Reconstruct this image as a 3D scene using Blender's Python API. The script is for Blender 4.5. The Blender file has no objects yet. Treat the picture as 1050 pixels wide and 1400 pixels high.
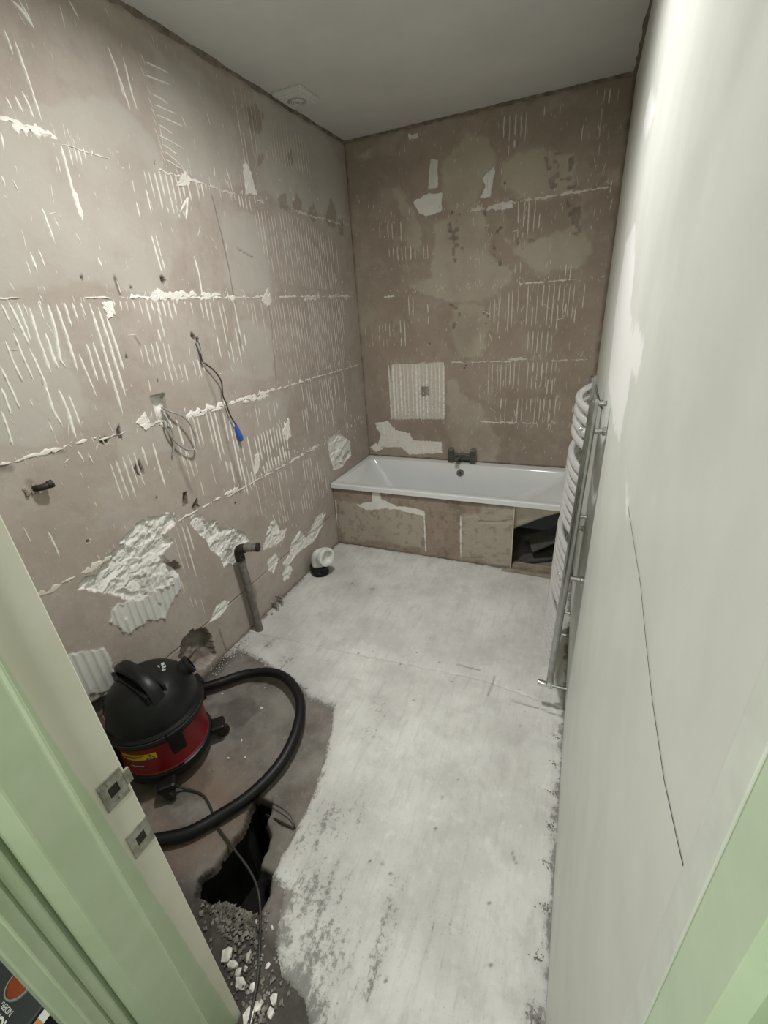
import bpy, bmesh, math, random
import numpy as np
from mathutils import Vector, Matrix

random.seed(7)
RNG = np.random.default_rng(11)
SC = bpy.context.scene
COL = SC.collection

# ------------------------------------------------------------------ camera
CAM = np.array([1.6014, -3.2665, 1.6338]); YAW, PITCH, ROLL, F = -.4309, -.4333, -.0716, 594.89
W, H, BATH = 1.7, 2.658, .507
def _basis():
    cy, sy, cp, sp = math.cos(YAW), math.sin(YAW), math.cos(PITCH), math.sin(PITCH)
    f = np.array([sy*cp, cy*cp, sp]); r = np.array([cy, -sy, 0.]); u = np.cross(r, f)
    c, s = math.cos(ROLL), math.sin(ROLL)
    return c*r+s*u, -s*r+c*u, f
RT, UP, FW = _basis()
cd = bpy.data.cameras.new('camera'); cam = bpy.data.objects.new('camera', cd); COL.objects.link(cam)
cd.sensor_fit = 'HORIZONTAL'; cd.sensor_width = 36; cd.lens = F/1050*36; cd.clip_start = .01
cam.matrix_world = Matrix(((RT[0], UP[0], -FW[0], CAM[0]), (RT[1], UP[1], -FW[1], CAM[1]), (RT[2], UP[2], -FW[2], CAM[2]), (0, 0, 0, 1)))
SC.camera = cam
def ray(px, py): return FW + RT*(px-525)/F + UP*(700-py)/F
def P(ax, val, px, py):
    d = ray(px, py); return CAM + d*((val-CAM[ax])/d[ax])
def LW(px, py, x=0.): q = P(0, x, px, py); return (q[1], q[2])       # a pixel on the left wall -> (y, z)
def BW(px, py, y=0.): q = P(1, y, px, py); return (q[0], q[2])       # on the back wall -> (x, z)
def RW(px, py): q = P(0, W, px, py); return (q[1], q[2])
def FL(px, py, z=0.): q = P(2, z, px, py); return (q[0], q[1])

# ------------------------------------------------------------------ light
SC.view_settings.view_transform = 'Standard'; SC.view_settings.look = 'None'
SC.view_settings.exposure = -0.10; SC.view_settings.gamma = 1; SC.view_settings.use_curve_mapping = False
wd = bpy.data.worlds.new('world'); SC.world = wd; wd.use_nodes = True
wd.node_tree.nodes['Background'].inputs[0].default_value = (.8, .85, .8, 1)
wd.node_tree.nodes['Background'].inputs[1].default_value = .02
def area(name, loc, rot, size, energy, col, spread=180):
    l = bpy.data.lights.new(name, 'AREA'); l.shape = 'DISK'; l.size = size; l.energy = energy; l.color = col
    l.spread = math.radians(spread)
    o = bpy.data.objects.new(name, l); o.location = loc; o.rotation_euler = rot; COL.objects.link(o); return o
area('room_downlight', (.98, -1.98, H-.012), (0, 0, 0), .16, 32, (1, .985, .965), 170)
area('corridor_ceiling_lamp', (1.25, -3.95, 2.38), (0, 0, 0), .22, 23, (1, .99, .95), 175)

# ------------------------------------------------------------------ helpers
def link(name, me, mat=None, parent=None):
    o = bpy.data.objects.new(name, me); COL.objects.link(o)
    if mat is not None:
        me.materials.clear(); me.materials.append(mat)
    if parent is not None: o.parent = parent
    return o
def tag(o, label, cat, group=None):
    o['label'] = label; o['category'] = cat
    if group: o['group'] = group
    return o
def thing(name, label, cat, loc=(0, 0, 0), rz=0, group=None):
    o = bpy.data.objects.new(name, None); COL.objects.link(o); o.location = loc; o.rotation_euler = (0, 0, rz)
    o.empty_display_size = .05
    return tag(o, label, cat, group)
def struct(o, label, cat):
    o['kind'] = 'structure'; return tag(o, label, cat)
def bm_mesh(bm, name, smooth=False, angle=None):
    bmesh.ops.recalc_face_normals(bm, faces=bm.faces[:])
    me = bpy.data.meshes.new(name); bm.to_mesh(me); bm.free()
    if smooth:
        me.polygons.foreach_set('use_smooth', [True]*len(me.polygons))
        if angle: me.set_sharp_from_angle(angle=math.radians(angle))
    return me
def raw_mesh(name, V, Q):
    me = bpy.data.meshes.new(name); V = np.asarray(V, np.float32); Q = np.asarray(Q, np.int32)
    me.vertices.add(len(V)); me.vertices.foreach_set('co', V.ravel())
    k = Q.shape[1]
    me.loops.add(Q.size); me.loops.foreach_set('vertex_index', Q.ravel())
    me.polygons.add(len(Q)); me.polygons.foreach_set('loop_start', np.arange(len(Q), dtype=np.int32)*k)
    me.update(calc_edges=True); me.validate(); return me
def fattr(me, name, vals):
    a = me.attributes.new(name, 'FLOAT', 'POINT'); a.data.foreach_set('value', np.asarray(vals, np.float32).ravel())
def box(bm, lo, hi, bev=0, mtx=None):
    r = bmesh.ops.create_cube(bm, size=1); vs = r['verts']
    lo = Vector(lo); hi = Vector(hi)
    for v in vs: v.co = Vector([lo[i]+(v.co[i]+.5)*(hi[i]-lo[i]) for i in range(3)])
    if bev:
        es = list({e for v in vs for e in v.link_edges})
        r2 = bmesh.ops.bevel(bm, geom=es, offset=bev, segments=2, affect='EDGES', profile=.6)
        vs = list({v for f in r2['faces'] for v in f.verts} | {v for v in vs if v.is_valid})
    if mtx is not None: bmesh.ops.transform(bm, matrix=mtx, verts=[v for v in vs if v.is_valid])
def boxo(name, lo, hi, mat, parent=None, bev=0, mtx=None):
    bm = bmesh.new(); box(bm, lo, hi, bev, mtx); return link(name, bm_mesh(bm, name), mat, parent)
def smooth_path(pts, n=8):
    pts = [Vector(p) for p in pts]; out = []
    for i in range(len(pts)-1):
        a = pts[max(i-1, 0)]; b = pts[i]; c = pts[i+1]; d = pts[min(i+2, len(pts)-1)]
        for k in range(n):
            t = k/n
            out.append(.5*((2*b)+(c-a)*t+(2*a-5*b+4*c-d)*t*t+(3*b-a-3*c+d)*t**3))
    out.append(pts[-1]); return out
def tube(bm, path, rad, seg=10, cap=True, flat=None):
    path = [Vector(p) for p in path]; n = len(path); rings = []
    up = Vector((0, 0, 1)); prev = None
    for i, p in enumerate(path):
        t = (path[min(i+1, n-1)]-path[max(i-1, 0)]).normalized()
        if prev is None:
            a = t.cross(up)
            if a.length < .2: a = t.cross(Vector((1, 0, 0)))
            a.normalize()
        else:
            a = (prev-t*prev.dot(t)).normalized()
        prev = a; b = t.cross(a); r = rad[i] if hasattr(rad, '__len__') else rad
        rings.append([bm.verts.new(p+(a*math.cos(2*math.pi*k/seg)+b*math.sin(2*math.pi*k/seg))*r) for k in range(seg)])
    for i in range(n-1):
        for k in range(seg):
            bm.faces.new((rings[i][k], rings[i][(k+1) % seg], rings[i+1][(k+1) % seg], rings[i+1][k]))
    if cap: bm.faces.new(rings[0][::-1]); bm.faces.new(rings[-1])
def tubeo(name, path, rad, mat, parent=None, seg=10, cap=True, sm=True):
    bm = bmesh.new(); tube(bm, path, rad, seg, cap); return link(name, bm_mesh(bm, name, sm, 50), mat, parent)
def lathe(bm, prof, seg=32, c=(0, 0, 0), mtx=None):
    rings = []; new = []
    for r, z in prof:
        if r < 1e-6: v = [bm.verts.new((c[0], c[1], c[2]+z))]
        else: v = [bm.verts.new((c[0]+r*math.cos(2*math.pi*k/seg), c[1]+r*math.sin(2*math.pi*k/seg), c[2]+z)) for k in range(seg)]
        rings.append(v); new += v
    for a, b in zip(rings, rings[1:]):
        for k in range(seg):
            k2 = (k+1) % seg
            if len(a) == 1 and len(b) == 1: continue
            if len(a) == 1: bm.faces.new((a[0], b[k2], b[k]))
            elif len(b) == 1: bm.faces.new((a[k], a[k2], b[0]))
            else: bm.faces.new((a[k], a[k2], b[k2], b[k]))
    if mtx is not None: bmesh.ops.transform(bm, matrix=mtx, verts=new)
def latheo(name, prof, mat, parent=None, seg=32, c=(0, 0, 0), mtx=None, angle=40):
    bm = bmesh.new(); lathe(bm, prof, seg, c, mtx); return link(name, bm_mesh(bm, name, True, angle), mat, parent)
def prism(bm, poly, z0, z1):
    a = [bm.verts.new((x, y, z0)) for x, y in poly]; b = [bm.verts.new((x, y, z1)) for x, y in poly]; n = len(poly)
    bm.faces.new(a[::-1]); bm.faces.new(b)
    for i in range(n): bm.faces.new((a[i], a[(i+1) % n], b[(i+1) % n], b[i]))
def axis_mtx(origin, zdir, xhint=(0, 0, 1)):
    z = Vector(zdir).normalized(); x = Vector(xhint); x = (x-z*x.dot(z))
    if x.length < 1e-4: x = Vector((1, 0, 0))-z*z.x
    x.normalize(); y = z.cross(x)
    return Matrix(((x.x, y.x, z.x, origin[0]), (x.y, y.y, z.y, origin[1]), (x.z, y.z, z.z, origin[2]), (0, 0, 0, 1)))

# ------------------------------------------------------------------ numpy noise and polygons
_lat = {}
def vn(u, v, s, seed=0):
    if seed not in _lat: _lat[seed] = np.random.default_rng(100+seed).random((128, 128))
    L = _lat[seed]; x = u/s+31.7*seed; y = v/s+17.3*seed
    i = np.floor(x).astype(int); j = np.floor(y).astype(int); fx = x-i; fy = y-j
    fx = fx*fx*(3-2*fx); fy = fy*fy*(3-2*fy)
    g = lambda a, b: L[a % 128, b % 128]
    return (g(i, j)*(1-fx)+g(i+1, j)*fx)*(1-fy)+(g(i, j+1)*(1-fx)+g(i+1, j+1)*fx)*fy
def fbm(u, v, s, seed=0, o=4):
    r = 0; a = .5; n = 0
    for k in range(o): r = r+a*vn(u, v, s/2**k, seed+k); n += a; a *= .5
    return r/n
def sdf(u, v, poly, m=.06):
    """signed distance to a polygon, positive inside, clipped to -m..m"""
    out = np.full(u.shape, -m); p = np.asarray(poly, float)
    sel = (u > p[:, 0].min()-m) & (u < p[:, 0].max()+m) & (v > p[:, 1].min()-m) & (v < p[:, 1].max()+m)
    if not sel.any(): return out
    x = u[sel]; y = v[sel]; d = np.full(x.shape, 1e9); ins = np.zeros(x.shape, bool)
    for i in range(len(p)):
        a = p[i]; b = p[(i+1) % len(p)]; e = b-a; L2 = e@e+1e-12
        t = np.clip(((x-a[0])*e[0]+(y-a[1])*e[1])/L2, 0, 1)
        d = np.minimum(d, np.hypot(x-a[0]-t*e[0], y-a[1]-t*e[1]))
        c = ((a[1] > y) != (b[1] > y))
        with np.errstate(divide='ignore', invalid='ignore'):
            xi = a[0]+(y-a[1])*e[0]/(e[1] if abs(e[1]) > 1e-12 else 1e-12)
        ins ^= c & (x < xi)
    out[sel] = np.clip(np.where(ins, d, -d), -m, m); return out
def sdfs(u, v, polys, m=.06):
    r = np.full(u.shape, -m)
    for q in polys: r = np.maximum(r, sdf(u, v, q, m))
    return r
def line_d(u, v, pts):
    d = np.full(u.shape, 1e9)
    for a, b in zip(pts, pts[1:]):
        a = np.array(a); b = np.array(b); e = b-a; L2 = e@e+1e-12
        t = np.clip(((u-a[0])*e[0]+(v-a[1])*e[1])/L2, 0, 1)
        d = np.minimum(d, np.hypot(u-a[0]-t*e[0], v-a[1]-t*e[1]))
    return d
def flakes(u, v, n, lo, hi, seed, tilt=.25, aspect=1.):
    """broken plaster: flat tilted facets, one for each random point"""
    r = np.random.default_rng(seed); pu = r.uniform(lo[0], hi[0], n); pv = r.uniform(lo[1], hi[1], n)
    h = r.uniform(-1, 1, n); a = r.normal(0, tilt, n); b = r.normal(0, tilt, n)
    uu = u+.012*(vn(u, v, .03, 40)-.5); vv = v+.012*(vn(u, v, .03, 41)-.5)
    best = np.full(u.shape, 1e9); idx = np.zeros(u.shape, int)
    for k in range(n):
        d = (uu-pu[k])**2+((vv-pv[k])*aspect)**2; c = d < best; best[c] = d[c]; idx[c] = k
    return h[idx], a[idx]*(u-pu[idx])+b[idx]*(v-pv[idx])
def axis_pts(a, b, step, fine=None, fstep=None):
    if not fine: return np.linspace(a, b, max(2, int(round((b-a)/step))+1))
    parts = []
    for s, e, st in ((a, fine[0], step), (fine[0], fine[1], fstep), (fine[1], b, step)):
        if e-s > 1e-6: parts.append(np.linspace(s, e, max(2, int(round((e-s)/st))+1)))
    return np.unique(np.round(np.concatenate(parts), 6))
def grid_quads(nu, nv, flip=False):
    i, j = np.meshgrid(np.arange(nu-1), np.arange(nv-1), indexing='ij'); a = i*nv+j
    q = np.stack([a, a+nv, a+nv+1, a+1], -1).reshape(-1, 4)
    return q[:, ::-1].copy() if flip else q

# ------------------------------------------------------------------ materials
def newmat(name):
    m = bpy.data.materials.new(name); m.use_nodes = True; nt = m.node_tree
    return m, nt, nt.nodes['Principled BSDF']
def N(nt, t, **k):
    n = nt.nodes.new(t)
    for a, b in k.items():
        if a == 'ins':
            for i, v in b.items():
                if hasattr(v, 'is_output') or isinstance(v, bpy.types.NodeSocket): nt.links.new(v, n.inputs[i])
                else: n.inputs[i].default_value = v
        else: setattr(n, a, b)
    return n
def mixc(nt, fac, a, b, mode='MIX'):
    n = nt.nodes.new('ShaderNodeMix'); n.data_type = 'RGBA'; n.blend_type = mode
    for s, v in ((n.inputs[0], fac), (n.inputs[6], a), (n.inputs[7], b)):
        if isinstance(v, bpy.types.NodeSocket): nt.links.new(v, s)
        elif isinstance(v, (int, float)): s.default_value = v
        else: s.default_value = (*v, 1) if len(v) == 3 else v
    return n.outputs[2]
def math_(nt, op, a, b=0., clamp=False):
    n = nt.nodes.new('ShaderNodeMath'); n.operation = op; n.use_clamp = clamp
    for s, v in ((n.inputs[0], a), (n.inputs[1], b)):
        if isinstance(v, bpy.types.NodeSocket): nt.links.new(v, s)
        else: s.default_value = v
    return n.outputs[0]
def noise(nt, scale, detail=6, rough=.6, vec=None):
    n = nt.nodes.new('ShaderNodeTexNoise'); n.inputs['Scale'].default_value = scale
    n.inputs['Detail'].default_value = detail; n.inputs['Roughness'].default_value = rough
    if vec is None:
        tc = nt.nodes.new('ShaderNodeTexCoord'); vec = tc.outputs['Object']
    nt.links.new(vec, n.inputs['Vector']); return n.outputs[0]
def maprange(nt, v, a, b, c=0., d=1., smooth=True):
    n = nt.nodes.new('ShaderNodeMapRange'); n.interpolation_type = 'SMOOTHSTEP' if smooth else 'LINEAR'
    nt.links.new(v, n.inputs[0])
    for i, x in enumerate((a, b, c, d)): n.inputs[i+1].default_value = x
    return n.outputs[0]
def attr(nt, name):
    n = nt.nodes.new('ShaderNodeAttribute'); n.attribute_name = name; return n.outputs['Fac']
def bump(nt, bs, h, strength=.3, dist=.002):
    b = nt.nodes.new('ShaderNodeBump'); b.inputs['Strength'].default_value = strength; b.inputs['Distance'].default_value = dist
    nt.links.new(h, b.inputs['Height']); nt.links.new(b.outputs[0], bs.inputs['Normal'])
def plain(name, col, rough=.5, metal=0., var=.12, scale=30, bmp=0., spec=.5):
    m, nt, b = newmat(name)
    n = noise(nt, scale); c2 = tuple(max(0, c*(1-var)) for c in col); c3 = tuple(min(1, c*(1+var)) for c in col)
    nt.links.new(mixc(nt, maprange(nt, n, .3, .7), c2, c3), b.inputs['Base Color'])
    b.inputs['Roughness'].default_value = rough; b.inputs['Metallic'].default_value = metal
    b.inputs['Specular IOR Level'].default_value = spec
    if bmp: bump(nt, b, noise(nt, scale*3), bmp, .002)
    return m
def plaster(name, base_a, base_b, pale, white, dark, rough=.85):
    """bare plaster; float attributes on the mesh say where skim, adhesive, stains and dirt lie"""
    m, nt, b = newmat(name)
    n1 = noise(nt, 2.2, 5, .55); n2 = noise(nt, 14, 6, .65); n3 = noise(nt, 90, 4, .6)
    c = mixc(nt, maprange(nt, n1, .35, .65), base_a, base_b)
    c = mixc(nt, math_(nt, 'MULTIPLY', maprange(nt, n2, .42, .72), .30), c, tuple(x*.70 for x in base_a))
    n4 = noise(nt, 5.5, 8, .72); c = mixc(nt, math_(nt, 'MULTIPLY', maprange(nt, n4, .50, .60), .28), c, pale)
    def edge(a, amp, w): return maprange(nt, math_(nt, 'ADD', attr(nt, a), math_(nt, 'MULTIPLY', math_(nt, 'SUBTRACT', n2, .5), amp)), -w, w)
    c = mixc(nt, math_(nt, 'MULTIPLY', edge('pale', .09, .016), maprange(nt, n1, .3, .62, .30, .95)), c, pale)
    c = mixc(nt, math_(nt, 'MULTIPLY', edge('dark', .03, .006), .62), c, dark)
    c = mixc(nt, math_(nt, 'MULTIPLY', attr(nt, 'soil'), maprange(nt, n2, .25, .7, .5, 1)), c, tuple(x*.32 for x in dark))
    wm = edge('white', .022, .0025)
    wc = mixc(nt, attr(nt, 'tone'), tuple(x*.60 for x in white), white)
    c = mixc(nt, wm, c, wc)
    c = mixc(nt, math_(nt, 'MULTIPLY', maprange(nt, n3, .62, .75), .25), c, white)
    nt.links.new(c, b.inputs['Base Color']); b.inputs['Roughness'].default_value = rough
    b.inputs['Specular IOR Level'].default_value = .25
    h = math_(nt, 'ADD', math_(nt, 'MULTIPLY', n2, 1.), math_(nt, 'MULTIPLY', n3, .45)); bump(nt, b, h, .35, .004)
    return m
PINK_A, PINK_B = (.375, .32, .278), (.435, .383, .338)
PALE, WHITE, DARK = (.455, .428, .382), (.80, .785, .74), (.27, .205, .165)
M = {}
M['wall'] = plaster('bare_pink_plaster', PINK_A, PINK_B, PALE, WHITE, DARK)
M['wall_back'] = plaster('dimmed_brown_plaster', (.295, .238, .19), (.355, .29, .236), (.435, .385, .312), WHITE, (.22, .165, .125))  # same plaster, browner look; darkened further to keep this wall dim
M['panel'] = plaster('stripped_bath_panel', (.245, .19, .15), (.30, .24, .195), (.375, .335, .275), WHITE, (.2, .14, .10))
def ridge_mat():
    m, nt, b = newmat('tile_adhesive'); n = noise(nt, 60, 5)
    c = mixc(nt, attr(nt, 'tone'), (.46, .40, .335), (.82, .80, .745))
    c = mixc(nt, math_(nt, 'MULTIPLY', maprange(nt, n, .5, .75), .35), c, (.45, .385, .32))
    nt.links.new(c, b.inputs['Base Color']); b.inputs['Roughness'].default_value = .8; bump(nt, b, n, .3, .002); return m
M['ridge'] = ridge_mat()
def wall_paint():
    m, nt, b = newmat('white_skimmed_wall'); n = noise(nt, 6, 4); n3 = noise(nt, 260, 3, .5); n2 = noise(nt, 30, 5)
    c = mixc(nt, maprange(nt, n, .3, .7), (.645, .66, .605), (.70, .715, .665))
    c = mixc(nt, maprange(nt, math_(nt, 'ADD', attr(nt, 'white'), math_(nt, 'MULTIPLY', math_(nt, 'SUBTRACT', n2, .5), .06)), -.01, .01), c, (.86, .865, .84))
    c = mixc(nt, attr(nt, 'soil'), c, (.20, .19, .16))
    nt.links.new(c, b.inputs['Base Color']); b.inputs['Roughness'].default_value = .42; b.inputs['Specular IOR Level'].default_value = .4
    bump(nt, b, n3, .12, .001); return m
M['wall_right'] = wall_paint()
M['ceiling'] = plain('ceiling_paint', (.60, .595, .585), .9, var=.04, scale=3, bmp=.05)
M['gap'] = plain('dark_gap_filler', (.17, .14, .11), .9, var=.4, scale=20)
def floor_mats():
    m, nt, b = newmat('dusty_white_board'); n1 = noise(nt, 3, 6, .6); n2 = noise(nt, 22, 7, .7); n3 = noise(nt, 110, 5, .7)
    tc = nt.nodes.new('ShaderNodeTexCoord'); mp = nt.nodes.new('ShaderNodeMapping'); nt.links.new(tc.outputs['Object'], mp.inputs[0])
    mp.inputs['Rotation'].default_value = (0, 0, .12); mp.inputs['Scale'].default_value = (1, .14, 1)
    ns = noise(nt, 40, 6, .7, mp.outputs[0])
    c = mixc(nt, maprange(nt, n1, .3, .7), (.48, .475, .45), (.62, .618, .59))
    c = mixc(nt, math_(nt, 'MULTIPLY', maprange(nt, ns, .48, .72), .5), c, (.38, .372, .35))
    c = mixc(nt, math_(nt, 'MULTIPLY', maprange(nt, n2, .52, .74), .5), c, (.72, .715, .69))
    c = mixc(nt, math_(nt, 'MULTIPLY', maprange(nt, n3, .585, .70), .45), c, (.24, .23, .21))
    s = attr(nt, 'soil'); nf = noise(nt, 55, 8, .75); nn = math_(nt, 'ADD', math_(nt, 'MULTIPLY', math_(nt, 'SUBTRACT', nf, .5), 2.4), math_(nt, 'MULTIPLY', math_(nt, 'SUBTRACT', ns, .5), 1.4)); sm = maprange(nt, math_(nt, 'ADD', s, nn), .42, .85)
    n5 = noise(nt, 7, 8, .7); c = mixc(nt, math_(nt, 'MULTIPLY', maprange(nt, n5, .46, .66), .48), c, (.385, .38, .365))
    c = mixc(nt, math_(nt, 'MULTIPLY', s, maprange(nt, n2, .35, .65, .25, .6)), c, (.27, .262, .245))
    c = mixc(nt, math_(nt, 'MULTIPLY', math_(nt, 'MULTIPLY', sm, .72), maprange(nt, s, 0, .35)), c, (.12, .113, .104))
    c = mixc(nt, attr(nt, 'mark'), c, (.10, .095, .088))
    c = mixc(nt, attr(nt, 'chalk'), c, (.80, .79, .76))
    nt.links.new(c, b.inputs['Base Color']); b.inputs['Roughness'].default_value = .72; b.inputs['Specular IOR Level'].default_value = .3
    bump(nt, b, math_(nt, 'ADD', n2, math_(nt, 'MULTIPLY', n3, .5)), .25, .003); M['board'] = m
    m, nt, b = newmat('brown_concrete'); n1 = noise(nt, 5, 6, .6); n2 = noise(nt, 30, 7, .7); n3 = noise(nt, 140, 4, .7)
    c = mixc(nt, maprange(nt, n1, .3, .7), (.125, .108, .093), (.24, .22, .195))
    c = mixc(nt, math_(nt, 'MULTIPLY', maprange(nt, n2, .5, .75), .6), c, (.275, .258, .238))
    c = mixc(nt, math_(nt, 'MULTIPLY', maprange(nt, n3, .62, .74), .5), c, (.62, .6, .56))
    s = attr(nt, 'soil'); c = mixc(nt, math_(nt, 'MULTIPLY', s, maprange(nt, n2, .25, .65, .7, 1)), c, (.022, .018, .015))
    c = mixc(nt, attr(nt, 'mark'), c, (.20, .125, .085))
    nt.links.new(c, b.inputs['Base Color']); b.inputs['Roughness'].default_value = .8
    bump(nt, b, math_(nt, 'ADD', n2, n3), .5, .004); M['slab'] = m
floor_mats()
M['acrylic'] = plain('white_acrylic', (.65, .665, .66), .13, var=.02, scale=4)
M['shell'] = plain('cream_fibreglass', (.50, .45, .36), .6, var=.12, scale=12)
M['chrome'] = plain('chrome', (.74, .75, .75), .10, 1, .04, 20)
M['chrome_dull'] = plain('dull_chrome', (.42, .42, .415), .24, 1, .15, 25)
M['tap'] = plain('chrome_dark_reflections', (.26, .255, .25), .22, 1, .12, 30)  # dark reflections on plain chrome painted into the base colour
M['rung'] = plain('chrome_white_reflections', (.84, .85, .85), .26, .7, .04, 20)  # bright reflections on the chrome painted in as a pale base
M['grey_pipe'] = plain('grey_plastic', (.15, .145, .13), .5, var=.3, scale=40)
M['white_plastic'] = plain('white_plastic', (.72, .72, .69), .35, var=.08, scale=25)
M['black_plastic'] = plain('black_plastic', (.006, .0065, .007), .40, var=.3, scale=30, spec=.35)
M['black_matt'] = plain('black_rubber', (.012, .012, .012), .6, var=.35, scale=60)
M['hose'] = plain('black_hose', (.005, .005, .0055), .45, var=.3, scale=30, spec=.35)
M['red'] = plain('red_enamel', (.22, .008, .012), .34, var=.12, scale=12)
M['yellow'] = plain('yellow_sticker', (.62, .43, .02), .5, var=.06, scale=20)
M['ink'] = plain('black_ink', (.015, .015, .015), .6, var=0)
M['decal'] = plain('white_decal', (.45, .46, .46), .5, var=.25, scale=120)
M['switch'] = plain('dull_red_switch', (.19, .09, .085), .4, var=.15, scale=40)
M['metal'] = plain('dirty_steel', (.34, .34, .29), .42, .75, .3, 60)
M['rust'] = plain('dark_old_pipe', (.035, .028, .022), .6, .4, .4, 60)
M['copper'] = plain('painted_copper', (.40, .33, .26), .5, .2, .3, 50)
M['cable'] = plain('grey_cable', (.33, .32, .30), .5, var=.15, scale=40)
M['cable_black'] = plain('black_cable', (.03, .028, .026), .5, var=.2, scale=40)
M['blue'] = plain('blue_connector', (.03, .11, .46), .35, var=.15, scale=60)
M['wood'] = plain('grubby_timber', (.26, .22, .165), .8, var=.25, scale=18, bmp=.2)
M['board_grey'] = plain('grey_offcut', (.085, .08, .072), .7, var=.25, scale=16, bmp=.1)
M['chip'] = plain('broken_plaster', (.66, .64, .59), .9, var=.25, scale=40, bmp=.3)
M['rubble'] = plain('grey_rubble', (.20, .185, .16), .9, var=.6, scale=30, bmp=.3)
M['soil'] = plain('void_dark', (.012, .010, .008), 1, var=.3, scale=30)  # near black: the darkness of the void is put into the colour
M['grille'] = plain('vent_grille', (.34, .33, .30), .6, var=.1, scale=40)
M['case'] = plain('dark_grey_box', (.045, .05, .052), .4, var=.12, scale=20)
M['case_rim'] = plain('pale_grey_trim', (.30, .31, .31), .4, var=.1, scale=20)
M['orange'] = plain('burnt_orange', (.29, .055, .015), .45, var=.15, scale=20)
M['peach'] = plain('orange_label', (.66, .30, .16), .5, var=.2, scale=60)
M['lettering'] = plain('white_lettering', (.80, .80, .80), .5, var=0)
M['recess'] = plain('mortar_recess', (.30, .255, .21), .95, var=.3, scale=30, bmp=.4)
def frame_paint():
    """pale green gloss, cream on the room side of a slanting brush line"""
    m, nt, b = newmat('green_and_cream_gloss'); tc = nt.nodes.new('ShaderNodeTexCoord')
    sx = nt.nodes.new('ShaderNodeSeparateXYZ'); nt.links.new(tc.outputs['Object'], sx.inputs[0])
    n = noise(nt, 9, 4); n2 = noise(nt, 300, 3)
    g = mixc(nt, maprange(nt, n, .3, .7), (.53, .63, .44), (.585, .68, .50))
    cr = mixc(nt, maprange(nt, n, .3, .7), (.71, .69, .58), (.76, .74, .65))
    y = math_(nt, 'ADD', sx.outputs[1], math_(nt, 'MULTIPLY', sx.outputs[2], .038))
    y = math_(nt, 'ADD', y, math_(nt, 'MULTIPLY', math_(nt, 'SUBTRACT', n, .5), .006))
    nt.links.new(mixc(nt, maprange(nt, y, -3.031, -3.027), g, cr), b.inputs['Base Color'])
    b.inputs['Roughness'].default_value = .35; bump(nt, b, n2, .06, .001); return m
M['frame'] = frame_paint()
M['green'] = plain('pale_green_paint', (.54, .65, .47), .5, var=.06, scale=8, bmp=.06)
M['corridor'] = plain('corridor_paint', (.55, .62, .48), .8, var=.05, scale=3)
M['corridor_floor'] = plain('corridor_floor_boards', (.10, .08, .065), .8, var=.4, scale=9)

# ------------------------------------------------------------------ wall builder
def tz(seed, n): return np.random.default_rng(seed).random(n)
class Surf:
    """a wall as a relief: u along it, v up, h out of it into the room"""
    def __init__(s, us, vs): s.us = us; s.vs = vs; s.U, s.V = np.meshgrid(us, vs, indexing='ij'); s.h = np.zeros(s.U.shape); s.a = {k: np.full(s.U.shape, -.06) for k in ('white', 'pale', 'dark')}; s.a['soil'] = np.zeros(s.U.shape); s.a['tone'] = np.full(s.U.shape, .8)
    def add(s, key, polys):
        k = .09 if key == 'pale' else .03
        u = s.U+k*(fbm(s.U, s.V, .16, 81)-.5)+.02*(fbm(s.U, s.V, .03, 83)-.5); v = s.V+k*(fbm(s.U, s.V, .16, 86)-.5)+.02*(fbm(s.U, s.V, .03, 88)-.5)
        s.a[key] = np.maximum(s.a[key], sdfs(u, v, polys))
    def cavity(s, poly, depth, soil=0., rag=.006):
        d = sdf(s.U, s.V, poly)+rag*(vn(s.U, s.V, .012, 5)-.5)*2; k = np.clip(d/.004, 0, 1)
        s.h = s.h*(1-k)+(-depth)*k*(.75+.5*vn(s.U, s.V, .025, 6)); s.a['soil'] = np.maximum(s.a['soil'], soil*(d > -.001)); return k
    def build(s, name, to3, flip, mat):
        V = to3(s.U, s.V, s.h).reshape(-1, 3); me = raw_mesh(name, V, grid_quads(len(s.us), len(s.vs), flip))
        for k, v in s.a.items(): fattr(me, k, v)
        return link(name, me, mat)
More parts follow.
